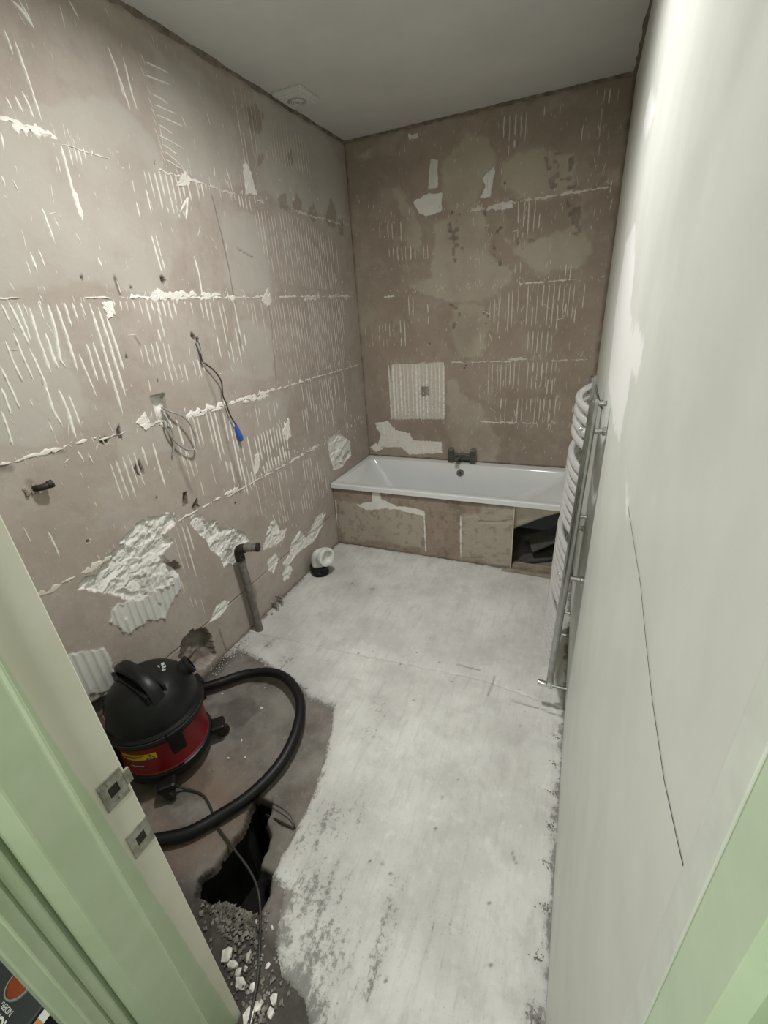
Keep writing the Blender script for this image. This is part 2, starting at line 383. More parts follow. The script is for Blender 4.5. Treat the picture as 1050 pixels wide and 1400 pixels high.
class Strips:
    """trowel ridges and smears: thin raised strips lying on a wall"""
    def __init__(s): s.V = []; s.Q = []; s.T = []
    def strip(s, pts, w, h, tone, jit=.13):
        pts = np.asarray(pts, float); L = np.hypot(*np.diff(pts, axis=0).T).sum(); n = max(3, int(L/.012)+1); n = min(n, 60)
        seg = np.concatenate([[0], np.cumsum(np.hypot(*np.diff(pts, axis=0).T))]); t = np.linspace(0, seg[-1], n)
        p = np.stack([np.interp(t, seg, pts[:, 0]), np.interp(t, seg, pts[:, 1])], 1)
        d = np.gradient(p, axis=0); d /= np.hypot(d[:, 0], d[:, 1])[:, None]+1e-9; q = np.stack([-d[:, 1], d[:, 0]], 1)
        ww = np.interp(t, [0, seg[-1]*.12, seg[-1]*.88, seg[-1]], [.25, 1, 1, .25])*w*.5
        wl = ww*(1+jit*RNG.normal(0, 1, n)); wr = ww*(1+jit*RNG.normal(0, 1, n)); b = sum(map(len, s.V))
        hh = h*np.interp(t, [0, seg[-1]*.1, seg[-1]*.9, seg[-1]], [.2, 1, 1, .2])*(1+.25*RNG.normal(0, 1, n))
        rows = np.zeros((n, 4, 3)); rows[:, 0, :2] = p+q*wl[:, None]; rows[:, 1, :2] = p+q*wl[:, None]*.45; rows[:, 2, :2] = p-q*wr[:, None]*.45; rows[:, 3, :2] = p-q*wr[:, None]
        rows[:, 0, 2] = rows[:, 3, 2] = -.0015; rows[:, 1, 2] = rows[:, 2, 2] = np.abs(hh)
        s.V.append(rows.reshape(-1, 3)); i = np.arange(n-1)[:, None]*4+np.arange(3)[None]+b
        s.Q.append(np.stack([i, i+4, i+5, i+1], -1).reshape(-1, 4)); s.T.append(np.full(n*4, tone))
    def zone(s, poly, sp=.028, keep=.75, seg=(.05, .2), w=.008, h=.0025, tone=.8, anchor=False, tilt=0.):
        p = np.asarray(poly); u = p[:, 0].min()+sp*.4
        while u < p[:, 0].max():
            uu = u+random.uniform(-.1, .1)*sp; ys = []
            for a, b in zip(p, np.roll(p, -1, 0)):
                if (a[0] > uu) != (b[0] > uu): ys.append(a[1]+(uu-a[0])/(b[0]-a[0])*(b[1]-a[1]))
            ys.sort()
            for lo, hi in zip(ys[::2], ys[1::2]):
                v = hi
                while v > lo+.01:
                    l = random.uniform(*seg); e = max(lo, v-l)
                    if random.random() < keep or (anchor and v == hi):
                        dx = tilt*(v-e)
                        s.strip([(uu+random.gauss(0, .0012), v), (uu+dx/2+random.gauss(0, .0012), (v+e)/2), (uu+dx, e)], w*random.uniform(.6, 1.25), h*(.45+.6*tone), min(1, max(0, tone+random.uniform(-.2, .15))))
                    if anchor: break
                    v = e-random.uniform(.004, .05)
            u += sp*random.uniform(.92, 1.08)
    def course(s, u0, u1, v, w=.012, keep=.8, tone=.9, h=.003, wob=.0018):
        u = u0
        while u < u1:
            l = random.uniform(.04, .22); e = min(u1, u+l)
            if random.random() < keep:
                k = max(3, int((e-u)/.02)); s.strip([(u+(e-u)*i/k, v+random.gauss(0, wob)) for i in range(k+1)], w*random.uniform(.5, 1.5), h, min(1, tone+random.uniform(-.25, .05)), .6)
            u = e+random.uniform(0, .03)
    def blob(s, poly, h, tone):   # an irregular smear, edge roughened
        c = np.mean(poly, 0); r = []
        pl = np.asarray(poly)
        for a, b in zip(pl, np.roll(pl, -1, 0)):
            k = max(2, int(np.hypot(*(b-a))/.008))
            for t in range(k):
                q = a+(b-a)*t/k; r.append(q+RNG.normal(0, .0025, 2))
        r = np.array(r); n = len(r); b = sum(map(len, s.V)); rows = np.zeros((n*2+1, 3))
        rows[:n, :2] = r; rows[:n, 2] = -.0015; rows[n:2*n, :2] = c+(r-c)*.93; rows[n:2*n, 2] = h*(1+.3*RNG.normal(0, 1, n)); rows[2*n] = (*c, h)
        i = np.arange(n); j = (i+1) % n; s.V.append(rows); s.T.append(np.full(2*n+1, tone))
        s.Q.append(np.stack([i, j, n+j, n+i], 1)+b); s.Q.append(np.stack([n+i, n+j, np.full(n, 2*n), np.full(n, 2*n)], 1)+b)
    def build(s, name, to3, parent):
        V = np.concatenate(s.V); Q = np.concatenate(s.Q)
        me = bpy.data.meshes.new(name); v3 = to3(V[:, 0], V[:, 1], V[:, 2])
        me.from_pydata(v3.tolist(), [], [tuple(dict.fromkeys(q)) for q in Q.tolist()]); me.update()
        fattr(me, 'tone', np.concatenate(s.T)); o = link(name, me, M['ridge'], parent); o['kind'] = 'stuff'; return o
def pts(fn, s): return [fn(*map(float, q.split(','))) for q in s.split()]
Z1, Z2, Z3, Z4, Z5 = 2.185, 1.738, 1.265, .825, .25      # the old tile courses

# ------------------------------------------------------------------ left wall
YF = -3.0114                                                # room face of the door wall
S = Surf(axis_pts(YF-.005, 0, .008, (-2.72, -.8), .0034), axis_pts(-.03, H, .0075, (.1, .95), .0034))
U, V = S.U, S.V
S.h += .003*(fbm(U, V, .5, 1)-.5)+.0012*(fbm(U, V, .03, 9)-.5)
S.a['tone'] = .62+.5*(fbm(U, V, .05, 3)-.3)
S.add('pale', [pts(LW, q) for q in (
    '0,170 60,140 150,130 215,200 240,260 250,330 210,400 120,395 0,400 -60,300', '200,60 300,110 345,250 300,262 225,215',
    '345,115 400,130 470,230 470,300 395,280 350,255', '300,290 360,300 372,400 330,402 305,380', '320,430 372,450 372,520 320,512',
    '350,545 395,540 392,590 352,592', '-40,420 60,420 120,560 60,600 -40,610', '160,560 215,560 240,620 170,640')])
S.add('dark', [pts(LW, q) for q in (
    '335,145 348,140 360,155 358,178 342,176', '378,268 390,262 397,290 384,286', '398,280 406,262 414,276 412,292', '420,292 428,275 434,295 428,304',
    '445,300 452,268 460,290 458,312 449,310', '390,215 400,205 402,226 394,230', '352,210 360,208 360,222 353,226', '408,196 414,196 412,212',
    '462,305 470,300 470,322 464,322')])
# adhesive and gypsum areas (pixel outlines)
GYP = [pts(LW, q) for q in (
    '104,806 118,790 130,788 160,748 176,728 186,716 205,708 238,700 242,714 226,730 236,740 222,758 238,776 236,790 225,800 204,812 190,822 170,818 150,812',
    '262,702 276,706 284,716 296,712 302,724 318,722 334,728 340,740 328,748 330,762 322,774 312,768 306,776 300,760 288,752 282,738 270,728 260,716',
    '368,716 376,708 382,726 392,722 388,738 372,748 360,752 362,738', '398,742 410,726 420,734 432,706 442,700 440,720 428,742 414,750 404,760 392,776 386,770 396,756',
    '366,766 376,756 382,764 374,782 366,780', '386,782 394,770 400,776 396,790 388,794', '286,850 296,826 306,820 314,822 306,838 296,846', '448,600 462,592 478,602 480,622 466,640 456,642 450,622')]
for i, poly in enumerate(GYP):
    d = sdf(U, V, poly)+.010*(vn(U, V, .018, 21)-.5)+.006*(vn(U, V, .006, 22)-.5)
    sel = d > -.012; big = i < 2
    p = np.array(poly); n = 80 if i == 0 else 55 if i == 1 else 14
    fh, ft = flakes(U[sel], V[sel], n, p.min(0), p.max(0), 30+i, .30 if big else .16, 2.3)
    us_, vs_ = U[sel], V[sel]; ra = us_*.86+vs_*.5; rb = -us_*.5+vs_*.86; fin = fbm(us_, vs_, .012, 35)-.5
    t_ = fbm(ra, rb*2.6, .16, 36, 5)*7.5+.6*fh; st_ = np.floor(t_)+np.clip((t_-np.floor(t_)-.78)/.22, 0, 1); fh = np.clip((st_-3.8)*.42+.35*fin, -1.2, 1.2); ft = ft*.5+.004*(t_-np.floor(t_)-.5)
    k = np.clip(d[sel]/.004, 0, 1); dep = (.014 if big else .006)
    S.h[sel] = S.h[sel]*(1-k)+k*(-dep*.7+dep*.75*fh+ft)
    S.a['white'][sel] = np.maximum(S.a['white'][sel], d[sel]); S.a['tone'][sel] = np.where(d[sel] > -.002, np.clip(.86+.13*fh+.35*(fbm(U[sel], V[sel], .02, 8)-.5), .3, 1), S.a['tone'][sel])
# thick trowelled adhesive standing proud, ridges 30 mm apart, partly broken off
RID = [pts(LW, q) for q in ('150,830 190,816 215,806 236,770 246,782 248,806 236,820 226,846 200,850 176,868 150,852', '86,898 112,890 142,884 150,896 158,906 150,912 170,936 148,946 118,950 100,936', '186,788 198,782 232,786 238,800 196,812')]
for i, poly in enumerate(RID):
    d = sdf(U, V, poly)+.014*(vn(U, V, .02, 51+i)-.5)+.006*(vn(U, V, .007, 53)-.5)
    gap = (vn(U, V*.5, .05, 57+i) > .80) & (i != 1)
    k = np.clip(d/.0035, 0, 1); st = np.clip(1.35*np.cos((U+.004*(vn(U, V, .1, 2)-.5))*2*math.pi/.031)+.25, -.15, 1)
    S.h = S.h+k*np.where(gap, .0035, .003+.0055*st); S.a['white'] = np.maximum(S.a['white'], d-.002); S.a['tone'] = np.where((d > 0), .38+.10*st+.2*(fbm(U, V, .03, 8)-.5), S.a['tone'])
# cavities, sockets and drill holes
BOXP = pts(LW, '205,543 226,538 232,577 219,582')
S.cavity(BOXP, .032, 0, .001); S.a['white'] = np.maximum(S.a['white'], np.where(sdf(U, V, BOXP) > .002, .01, -.06))
S.cavity(pts(LW, '244,898 250,872 262,862 280,858 288,868 296,896 280,912 262,918'), .05, .55)
S.cavity(pts(LW, '250,694 250,674 256,672 258,690'), .03, .9, .002); S.cavity(pts(LW, '262,694 270,680 273,692 266,698'), .02, .8, .003)
S.cavity(pts(LW, '136,602 144,597 150,604 140,609'), .03, .8, .003); S.cavity(pts(LW, '159,590 163,580 166,592 168,600 163,600'), .02, .8, .002)
S.cavity(pts(LW, '182,646 190,629 196,638 198,648 190,652'), .016, .6, .006)
S.cavity(pts(LW, '230,770 240,766 248,776 240,790 232,782'), .03, .8, .003)
S.cavity(pts(LW, '112,968 150,948 176,930 196,925 178,960 160,1010 130,1010'), .03, .65)
for x, y, r in ((222, 383, .013), (112, 379, .006), (264, 460, .012), (270, 464, .008), (173, 488, .005), (179, 393, .004), (216, 521, .004), (214, 680, .004), (120, 740, .005), (212, 223, .005), (322, 688, .006)):
    c = LW(x, y); S.cavity([(c[0]+r*math.cos(a), c[1]+r*1.1*math.sin(a)) for a in np.linspace(0, 6.28, 9)[:-1]], .02, 1., .005 if r > .01 else .001)
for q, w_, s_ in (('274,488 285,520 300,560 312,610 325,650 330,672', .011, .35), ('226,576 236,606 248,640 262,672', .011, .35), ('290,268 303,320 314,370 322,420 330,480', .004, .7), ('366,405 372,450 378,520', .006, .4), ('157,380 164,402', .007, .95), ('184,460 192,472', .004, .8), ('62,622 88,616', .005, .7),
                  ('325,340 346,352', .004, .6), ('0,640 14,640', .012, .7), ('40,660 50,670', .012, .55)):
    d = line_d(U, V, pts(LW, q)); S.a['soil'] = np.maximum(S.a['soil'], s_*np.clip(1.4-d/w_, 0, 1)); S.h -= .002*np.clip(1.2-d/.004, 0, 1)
d = line_d(U, V, [(-2.33, Z5), (-.7, Z5+.012)]); S.h -= .004*np.clip(1.6-d/.003, 0, 1); S.a['soil'] = np.maximum(S.a['soil'], .6*np.clip(1.5-d/.003, 0, 1))
d = line_d(U, V, pts(LW, '300,862 306,880 316,905')); S.h -= .004*np.clip(1.6-d/.004, 0, 1); S.a['soil'] = np.maximum(S.a['soil'], .7*np.clip(1.5-d/.004, 0, 1))
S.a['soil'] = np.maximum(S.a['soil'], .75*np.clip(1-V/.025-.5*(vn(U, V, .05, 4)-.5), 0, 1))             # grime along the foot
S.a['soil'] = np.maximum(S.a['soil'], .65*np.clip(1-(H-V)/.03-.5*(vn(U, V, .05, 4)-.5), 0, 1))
to_left = lambda u, v, h: np.stack([h, u, v], -1)
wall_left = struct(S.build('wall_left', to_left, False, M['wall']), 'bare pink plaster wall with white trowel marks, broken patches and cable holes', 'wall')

R = Strips()
for q, w in (('5,40 18,75', 3), ('20,55 38,108 57,165', 4), ('30,125 47,163', 4), ('20,130 32,156', 4), ('8,132 17,152', 4), ('15,0 30,14 46,38', 5), ('26,0 36,18 47,40', 4), ('94,0 108,26', 3),
             ('83,198 98,255 113,302', 5), ('100,258 108,285 113,300', 9), ('92,198 100,226', 3), ('100,198 105,222', 3), ('106,203 112,226', 3), ('113,200 117,218', 3), ('126,205 125,213', 3),
             ('147,62 164,110 178,150', 3), ('168,78 178,120 187,150', 3), ('158,88 168,130', 2), ('2,240 7,255', 4), ('16,244 26,264', 3), ('57,284 74,330', 4), ('74,297 82,315', 3), ('41,344 51,372', 4), ('52,340 62,368', 3), ('104,319 110,333', 3), ('134,352 140,368', 4),
             ('1,181 5,205', 4), ('186,275 191,298', 3), ('199,258 207,292', 3), ('206,320 222,375', 4), ('212,320 226,372', 3), ('265,350 272,375 277,408', 4), ('246,290 257,270 254,300', 5),
             ('2,416 14,442', 4), ('12,414 30,450 40,472', 5), ('23,414 34,442 42,466', 4), ('32,416 38,432', 3), ('40,420 52,462 70,510', 5), ('65,415 76,452 82,492 90,502', 5), ('52,412 60,438', 3), ('77,416 92,462 106,508', 5), ('88,414 98,448', 4), ('99,414 107,440', 4), ('110,414 118,436', 3),
             ('122,414 134,452 152,512 168,566', 5), ('134,420 150,470 172,542', 5), ('145,432 158,470 170,508', 5), ('7,466 18,495 31,522', 4), ('18,455 32,490 46,520', 4), ('40,476 60,520 72,560 86,584', 5), ('62,455 72,486 80,504', 5), ('108,484 120,515 132,542', 4), ('118,470 134,522', 4), ('127,468 146,526', 4),
             ('80,532 94,565 104,600', 5), ('94,540 104,566 110,582', 4), ('0,500 14,530 28,560', 4), ('2,530 15,566', 4), ('2,562 18,610', 4), ('41,546 45,556', 3), ('66,576 73,592', 3), ('106,616 115,632', 4), ('120,620 128,634', 3)):
    R.strip(pts(LW, q), .0024*w, .003, .95)
for a, b in ((200, 85), (200, 103), (208, 128), (210, 143), (214, 157), (216, 170), (218, 185), (222, 197), (225, 207), (227, 218)):
    R.strip(pts(LW, f'{a},{b} {a+random.randint(20,44)},{b+random.randint(13,20)}'), .0085, .003, .72)
    R.strip(pts(LW, f'{a-8},{b-12} {a-1},{b+4}'), .006, .002, .5)
def LZ(q, **k): R.zone(pts(LW, q), **k)
LZ('192,232 236,238 285,252 280,268 262,275 250,300 226,290 205,262', keep=.9, seg=(.06, .2), w=.010, tone=.8)
LZ('230,260 262,280 252,330 236,320', keep=.5, seg=(.05, .15), w=.007, tone=.7)
LZ('318,112 345,130 420,190 432,245 380,225 345,215 330,262', keep=.85, seg=(.12, .4), w=.0075, tone=.22)
LZ('312,262 342,272 344,290 330,285', keep=.95, seg=(.05, .12), w=.009, tone=.6)
LZ('346,285 400,290 462,330 464,398 400,392 372,380 352,320', keep=.9, seg=(.12, .4), w=.0075, tone=.22)
LZ('150,411 245,411 240,440 222,432 206,445 190,426 160,424', keep=.9, seg=(.04, .14), w=.010, tone=.9, anchor=True)
LZ('214,412 222,412 226,470 216,466', keep=1, seg=(.2, .3), w=.010, tone=.95)
LZ('250,412 340,412 338,470 330,500 300,490 288,440 262,430', keep=.8, seg=(.08, .25), w=.009, tone=.75)
LZ('330,412 372,412 470,410 472,500 400,515 370,480 345,440', keep=.85, seg=(.10, .32), w=.0075, tone=.20)
LZ('188,476 208,466 230,470 238,500 242,530 220,516 205,500 192,494', keep=.85, seg=(.08, .2), w=.009, tone=.85)
LZ('235,500 276,490 282,520 262,530 240,520', keep=.7, seg=(.05, .12), w=.008, tone=.7)
LZ('240,574 300,560 342,600 390,575 398,628 360,650 338,678 320,660 285,600 250,640', keep=.9, seg=(.12, .34), w=.0105, tone=.9)
LZ('230,640 262,610 300,640 290,690 260,660', keep=.4, seg=(.05, .15), w=.008, tone=.6)
LZ('150,632 190,615 204,660 176,690 162,680', keep=.75, seg=(.1, .25), w=.008, tone=.85)
LZ('190,612 215,604 236,660 220,670 208,650', keep=.85, seg=(.12, .3), w=.010, tone=.8)
LZ('342,560 380,548 384,580 350,596', keep=.5, seg=(.05, .12), w=.008, tone=.5)
LZ('404,530 470,508 480,585 440,605 420,600', keep=.55, seg=(.08, .25), w=.008, tone=.36)
LZ('350,660 430,622 450,660 440,690 380,720 352,705', keep=.6, seg=(.06, .2), w=.008, tone=.42)
LZ('236,722 262,716 270,800 250,812', keep=.7, seg=(.1, .3), w=.009, tone=.7)
LZ('30,720 80,730 90,760 50,770', keep=.35, seg=(.05, .12), w=.009, tone=.7)
LZ('256,815 285,822 282,840 262,836', keep=.6, seg=(.04, .1), w=.009, tone=.8)
R.course(-2.22, -2.06, 2.20, .020, 1, 1); R.course(-2.18, -2.05, 2.19, .026, 1, .95); R.course(-2.04, -1.65, 2.178, .007, .35, .8); R.course(-1.66, -1.40, Z1, .018, .9, .85); R.course(-1.40, -.15, Z1-.004, .012, .7, .55)
R.course(-2.4, -1.95, Z2+.002, .005, .8, .9); R.course(-1.95, -1.35, Z2, .022, 1, .98); R.course(-1.8, -1.45, Z2+.012, .02, .9, .98); R.course(-1.35, -1.12, Z2, .009, .7, .85); R.course(-1.12, -.05, Z2+.002, .016, .8, .55); R.course(-.95, -.3, Z2-.012, .02, .5, .5)
R.course(-2.62, -2.25, 1.28, .010, .8, .85); R.course(-2.25, -1.95, 1.27, .006, .6, .8); R.course(-1.83, -1.56, 1.262, .022, 1, 1); R.course(-1.78, -1.6, 1.25, .02, 1, .95); R.course(-1.55, -1.0, 1.262, .018, .95, .9); R.course(-1.45, -1.15, 1.245, .022, .6, .85); R.course(-1.0, 0, 1.26, .013, .9, .6)
R.course(-2.66, -2.35, Z4+.008, .016, .9, .55); R.course(-2.02, -1.6, Z4+.005, .012, .6, .8); R.course(-1.7, -.75, Z4-.01, .014, .9, .62); R.course(-1.1, -.8, Z4-.005, .024, .8, .8)
for q, t in (('140,415 152,412 158,430 146,436', .98), ('185,578 198,562 205,578 214,580 200,588', .9), ('332,225 338,222 352,268 336,266', .7), ('218,577 232,574 236,584 222,586', .9), ('386,590 394,570 398,596 392,604', .85), ('348,622 354,618 354,640 348,650', .85),
             ('240,255 252,232 262,246 258,254', .85), ('356,412 366,392 372,412 366,420', .6), ('206,402 214,392 224,400 230,408 212,410', 1), ('420,730 440,708 446,700 440,716', .8)):
    R.blob(pts(LW, q), .004, t)
def flecks(R, n, u, v, tone=(.3, .9), ln=(.006, .03)):
    for _ in range(n):
        c = (random.uniform(*u), random.uniform(*v)); l = random.uniform(*ln); a = random.gauss(math.pi/2, .15) if random.random() < .9 else random.uniform(0, 3.14)
        R.strip([c, (c[0]+l*.5*math.cos(a)+random.gauss(0, .001), c[1]+l*.5*math.sin(a)), (c[0]+l*math.cos(a), c[1]+l*math.sin(a))], random.uniform(.002, .006), .0012, random.uniform(*tone))
flecks(R, 520, (-2.7, -.03), (.3, 2.6), (.2, .75)); flecks(R, 110, (-2.6, -1.2), (1.2, 2.5), (.5, .9), (.01, .06))
for zc in (Z1, Z2, Z3, Z4): flecks(R, 130, (-2.6, -.05), (zc-.03, zc+.03), (.4, .95), (.005, .03))
R.build('adhesive_ridges', to_left, wall_left)

# ------------------------------------------------------------------ back wall
S = Surf(axis_pts(-.02, W+.02, .0055), axis_pts(.3, H, .0055)); U, V = S.U, S.V
S.h += .003*(fbm(U, V, .5, 1)-.5)+.0016*(fbm(U, V, .03, 9)-.5); S.a['tone'] = .40+.5*(fbm(U, V, .05, 3)-.3)
o3 = lambda s: pts(BW, ' '.join('%f,%f' % (440+float(a)/2.2826, 80+float(b)/2.2826) for a, b in (q.split(',') for q in s.split())))
S.add('pale', [o3(q) for q in (
    '345,520 430,470 480,450 530,560 520,640 600,660 590,700 500,760 400,750 340,740 280,710 350,670 350,600', '560,520 600,600 700,560 800,500 850,590 790,660 700,680 600,620',
    '560,330 690,280 790,330 800,400 700,430 600,430 545,400', '375,340 440,240 520,260 540,330 500,360 480,450 400,500 375,430', '215,400 240,395 260,440 300,500 300,590 260,590 250,500',
    '400,760 500,770 520,840 500,930 420,920 395,830', '395,1000 430,1005 440,1050 500,1100 560,1200 520,1310 420,1300 390,1100', '680,290 790,300 800,420 700,420', '900,350 945,340 940,390 895,390', '100,290 150,275 150,300 110,310')])
S.add('white', [o3(q) for q in ('285,448 318,425 375,418 372,480 325,490 295,475', '498,370 540,333 528,400 525,432 488,436 510,395', '268,236 300,234 298,248 268,250')])
S.a['tone'] = np.where(S.a['white'] > -.02, .6+.3*(fbm(U, V, .03, 8)-.4), S.a['tone'])
S.add('white', [o3(q) for q in ('338,312 362,318 362,400 332,404', '555,455 590,440 598,462 560,472')])
S.add('dark', [o3(q) for q in ('20,440 40,420 50,530 20,520',)])
for q, s_ in (('395,520 430,490 420,560 440,600 415,630', .6), ('530,560 560,530 540,610 560,650', .6), ('700,300 780,300 790,400 720,400', .55), ('770,440 800,430 805,550 785,540', .5), ('400,770 430,790 410,840 395,820', .55), ('505,790 520,790 515,830', .5), ('600,560 640,600 660,570', .4), ('490,460 520,470 515,490', .6)):
    d = sdf(U, V, o3(q)); n = vn(U, V, .022, 12); S.a['soil'] = np.maximum(S.a['soil'], s_*np.clip((n-.62)/.08, 0, 1)*(d > -.01)); S.h -= .006*(d > -.01)*np.clip((n-.6)/.1, 0, 1)
for x, y in ((635, 503), (637, 500), (587, 470), (618, 290), (690, 250), (640, 288)):
    c = BW(x, y); S.cavity([(c[0]+.006*math.cos(a), c[1]+.007*math.sin(a)) for a in np.linspace(0, 6.28, 9)[:-1]], .012, 1., .001)
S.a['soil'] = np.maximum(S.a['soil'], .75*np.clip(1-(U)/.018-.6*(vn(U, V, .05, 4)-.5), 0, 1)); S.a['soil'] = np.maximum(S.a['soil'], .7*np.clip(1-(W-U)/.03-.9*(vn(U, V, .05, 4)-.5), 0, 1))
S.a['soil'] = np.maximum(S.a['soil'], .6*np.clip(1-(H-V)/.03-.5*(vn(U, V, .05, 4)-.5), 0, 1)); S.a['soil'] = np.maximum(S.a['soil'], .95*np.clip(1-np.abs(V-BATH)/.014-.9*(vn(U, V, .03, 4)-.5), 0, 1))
to_back = lambda u, v, h: np.stack([u, -h, v], -1)
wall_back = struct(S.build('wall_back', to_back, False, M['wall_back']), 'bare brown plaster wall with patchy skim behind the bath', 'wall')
R = Strips()
def BZ(q, **k): R.zone(o3(q), **{**dict(sp=.03, keep=.75, seg=(.06, .22), w=.0085, tone=.52), **k})
for q, kw in (('565,180 650,160 650,250 600,280 570,320', dict(keep=.85)), ('690,150 720,140 720,195 695,195', {}), ('875,95 930,90 930,140 880,140', dict(keep=.7, tone=.4)), ('790,210 850,200 850,330 800,340', dict(keep=.6)), ('850,150 900,150 900,250 850,250', dict(keep=.3, tone=.3)),
              ('610,445 680,435 680,530 610,570', dict(keep=.95, seg=(.1, .3), tone=.6)), ('175,520 255,505 250,570 180,560', dict(keep=.8)), ('205,590 335,580 335,625 215,635', dict(keep=.7)), ('600,640 630,630 630,690 605,690', dict(keep=.9)), ('740,640 790,640 790,690 740,690', dict(keep=.7)),
              ('610,705 830,700 835,760 740,850 610,830', dict(keep=.75, seg=(.1, .35))), ('520,760 610,715 610,850 525,860', dict(keep=.8, seg=(.1, .3), tone=.5)), ('640,850 720,850 720,920 640,920', dict(keep=.6)), ('130,840 265,810 265,900 140,900', dict(keep=.75)), ('265,740 290,745 285,810 270,800', dict(tone=.7)), ('325,765 340,765 345,830 330,830', dict(tone=.6)),
              ('515,950 740,945 740,1020 560,1050 515,1050', dict(keep=.7)), ('740,960 830,950 830,980 740,980', dict(keep=.4, tone=.35)), ('530,1060 720,1060 720,1140 560,1140', dict(keep=.55)), ('740,760 820,770 820,860 770,860', dict(keep=.4, tone=.4)), ('700,1000 730,1000 735,1150 705,1150', dict(keep=.8))):
    BZ(q, **kw)
R.course(1.0, 1.64, Z1-.005, .015, .75, .5); R.course(.85, 1.05, Z1-.02, .02, .7, .55); R.course(1.0, 1.68, Z2-.008, .013, .85, .6); R.course(.22, .42, Z2-.02, .014, .8, .7); R.course(.72, 1.64, Z3-.01, .012, .8, .48); R.course(.95, 1.3, Z3, .014, .7, .5); R.course(.95, 1.6, Z4, .014, .75, .5)
flecks(R, 700, (.03, 1.66), (.55, 2.6), (.15, .7)); flecks(R, 160, (.9, 1.66), (.75, 2.55), (.3, .8), (.02, .07))
for zc in (Z1, Z2, Z3, Z4): flecks(R, 80, (.2, 1.66), (zc-.03, zc+.02), (.3, .8), (.005, .03))
R.build('adhesive_ridges', to_back, wall_back)
# the combed adhesive square and the scraps of it above the bath
AD = Strips()
sq = pts(BW, '533,497 608,494 608,574 534,574')
AD.blob(sq, .002, .30)
AD.zone(pts(BW, '530,499 609,496 608,573 535,574'), sp=.0305, keep=1, seg=(.35, .5), w=.016, h=.010, tone=1.)
AD.blob(pts(BW, '512,578 530,576 540,588 560,592 570,612 604,604 606,620 560,622 548,612 514,612 520,596'), .003, .72)
AD.zone(pts(BW, '514,582 540,584 552,598 606,604 606,620 560,622 550,608 520,602'), sp=.0305, keep=.85, seg=(.05, .2), w=.014, h=.007, tone=.9)
AD.blob(pts(BW, '506,612 514,605 524,614 514,618'), .004, .85)
o = AD.build('combed_adhesive', to_back, wall_back); o['label'] = 'square of white combed tile adhesive'
boxo('adhesive_chip', (BW(577, 538)[0], -.011, BW(577, 541)[1]), (BW(586, 538)[0], -.004, BW(577, 528)[1]), M['recess'], wall_back)

# ------------------------------------------------------------------ right wall, ceiling, door wall, corridor
S = Surf(axis_pts(-3.08, 0, .012), axis_pts(-.03, H, .012)); U, V = S.U, S.V
S.h += .004*(fbm(U, V, .7, 1)-.5)
S.add('white', [pts(RW, q) for q in ('832,520 842,420 856,330 870,300 868,360 862,420 868,470 858,540 846,600 838,580', '855,640 858,676 862,706 855,700', '890,120 898,150 884,190 880,170', '868,440 880,470 872,520 860,500')])
d = line_d(U, V, pts(RW, '860,690 868,740 878,800 886,880 895,960 912,1070 930,1150 948,1225'))
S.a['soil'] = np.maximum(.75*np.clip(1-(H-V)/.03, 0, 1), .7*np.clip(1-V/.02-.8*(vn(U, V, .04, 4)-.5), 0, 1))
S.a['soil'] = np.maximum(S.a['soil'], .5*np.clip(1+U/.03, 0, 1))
to_right = lambda u, v, h: np.stack([W-h, u, v], -1)
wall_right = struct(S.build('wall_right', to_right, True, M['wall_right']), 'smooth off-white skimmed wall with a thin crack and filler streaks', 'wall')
crack = [(W-.0015-.0003, *q) for q in pts(RW, '860,690 868,740 878,800 886,880 895,960 912,1070 930,1150 948,1225')]
tubeo('crack', crack, .00028, M['ink'], wall_right, 5)
c = bmesh.new(); box(c, (-.1, YF-.25, H), (W+.1, .1, H+.06))
ceiling = struct(link('ceiling', bm_mesh(c, 'ceiling'), M['ceiling']), 'plain grey-white ceiling', 'ceiling')
for nm, lo, hi in (('trim_1', (.0, YF, H-.014), (.012, 0, H)), ('trim_2', (0, -.012, H-.012), (W, 0, H)), ('trim_3', (W-.014, YF, H-.014), (W, 0, H))):
    bm = bmesh.new(); n = 60; ax = 1 if hi[1]-lo[1] > 1 else 0
    a, b = lo[ax], hi[ax]; prev = None
    for i in range(n+1):
        t = a+(b-a)*i/n; w_ = random.uniform(.5, 1.3); p0 = list(lo); p1 = list(hi); p0[ax] = p1[ax] = t
        if ax == 1:
            inn = (lo[0], hi[0]) if lo[0] < .5 else (hi[0], lo[0]); q = [(inn[0], t, H), (inn[0], t, H-.016*w_), (inn[0]+(inn[1]-inn[0])*w_, t, H)]
        else: q = [(t, 0, H), (t, 0, H-.014*w_), (t, -.012*w_, H)]
        r = [bm.verts.new(x) for x in q]
        if prev:
            for k in range(3): bm.faces.new((prev[k], prev[(k+1) % 3], r[(k+1) % 3], r[k]))
        prev = r
    struct(link(nm, bm_mesh(bm, nm), M['gap']), 'ragged dark strip of old sealant where the ceiling meets the ' + {'trim_1': 'pink plaster', 'trim_2': 'bath-end', 'trim_3': 'off-white'}[nm] + ' wall', 'trim')
YC = -3.198                                                 # corridor face of the door wall
c = bmesh.new(); box(c, (-.12, YC, -.03), (.94, YF, H)); box(c, (.94, YC, 2.08), (W+.1, YF, H))
struct(link('wall_front', bm_mesh(c, 'wall_front'), M['corridor']), 'plaster wall around the doorway', 'wall')
c = bmesh.new(); box(c, (-.9, -4.75, 2.42), (2.7, YC-.001, 2.48)); struct(link('ceiling_corridor', bm_mesh(c, 'c'), M['ceiling']), 'plain ceiling over the corridor outside the doorway', 'ceiling')
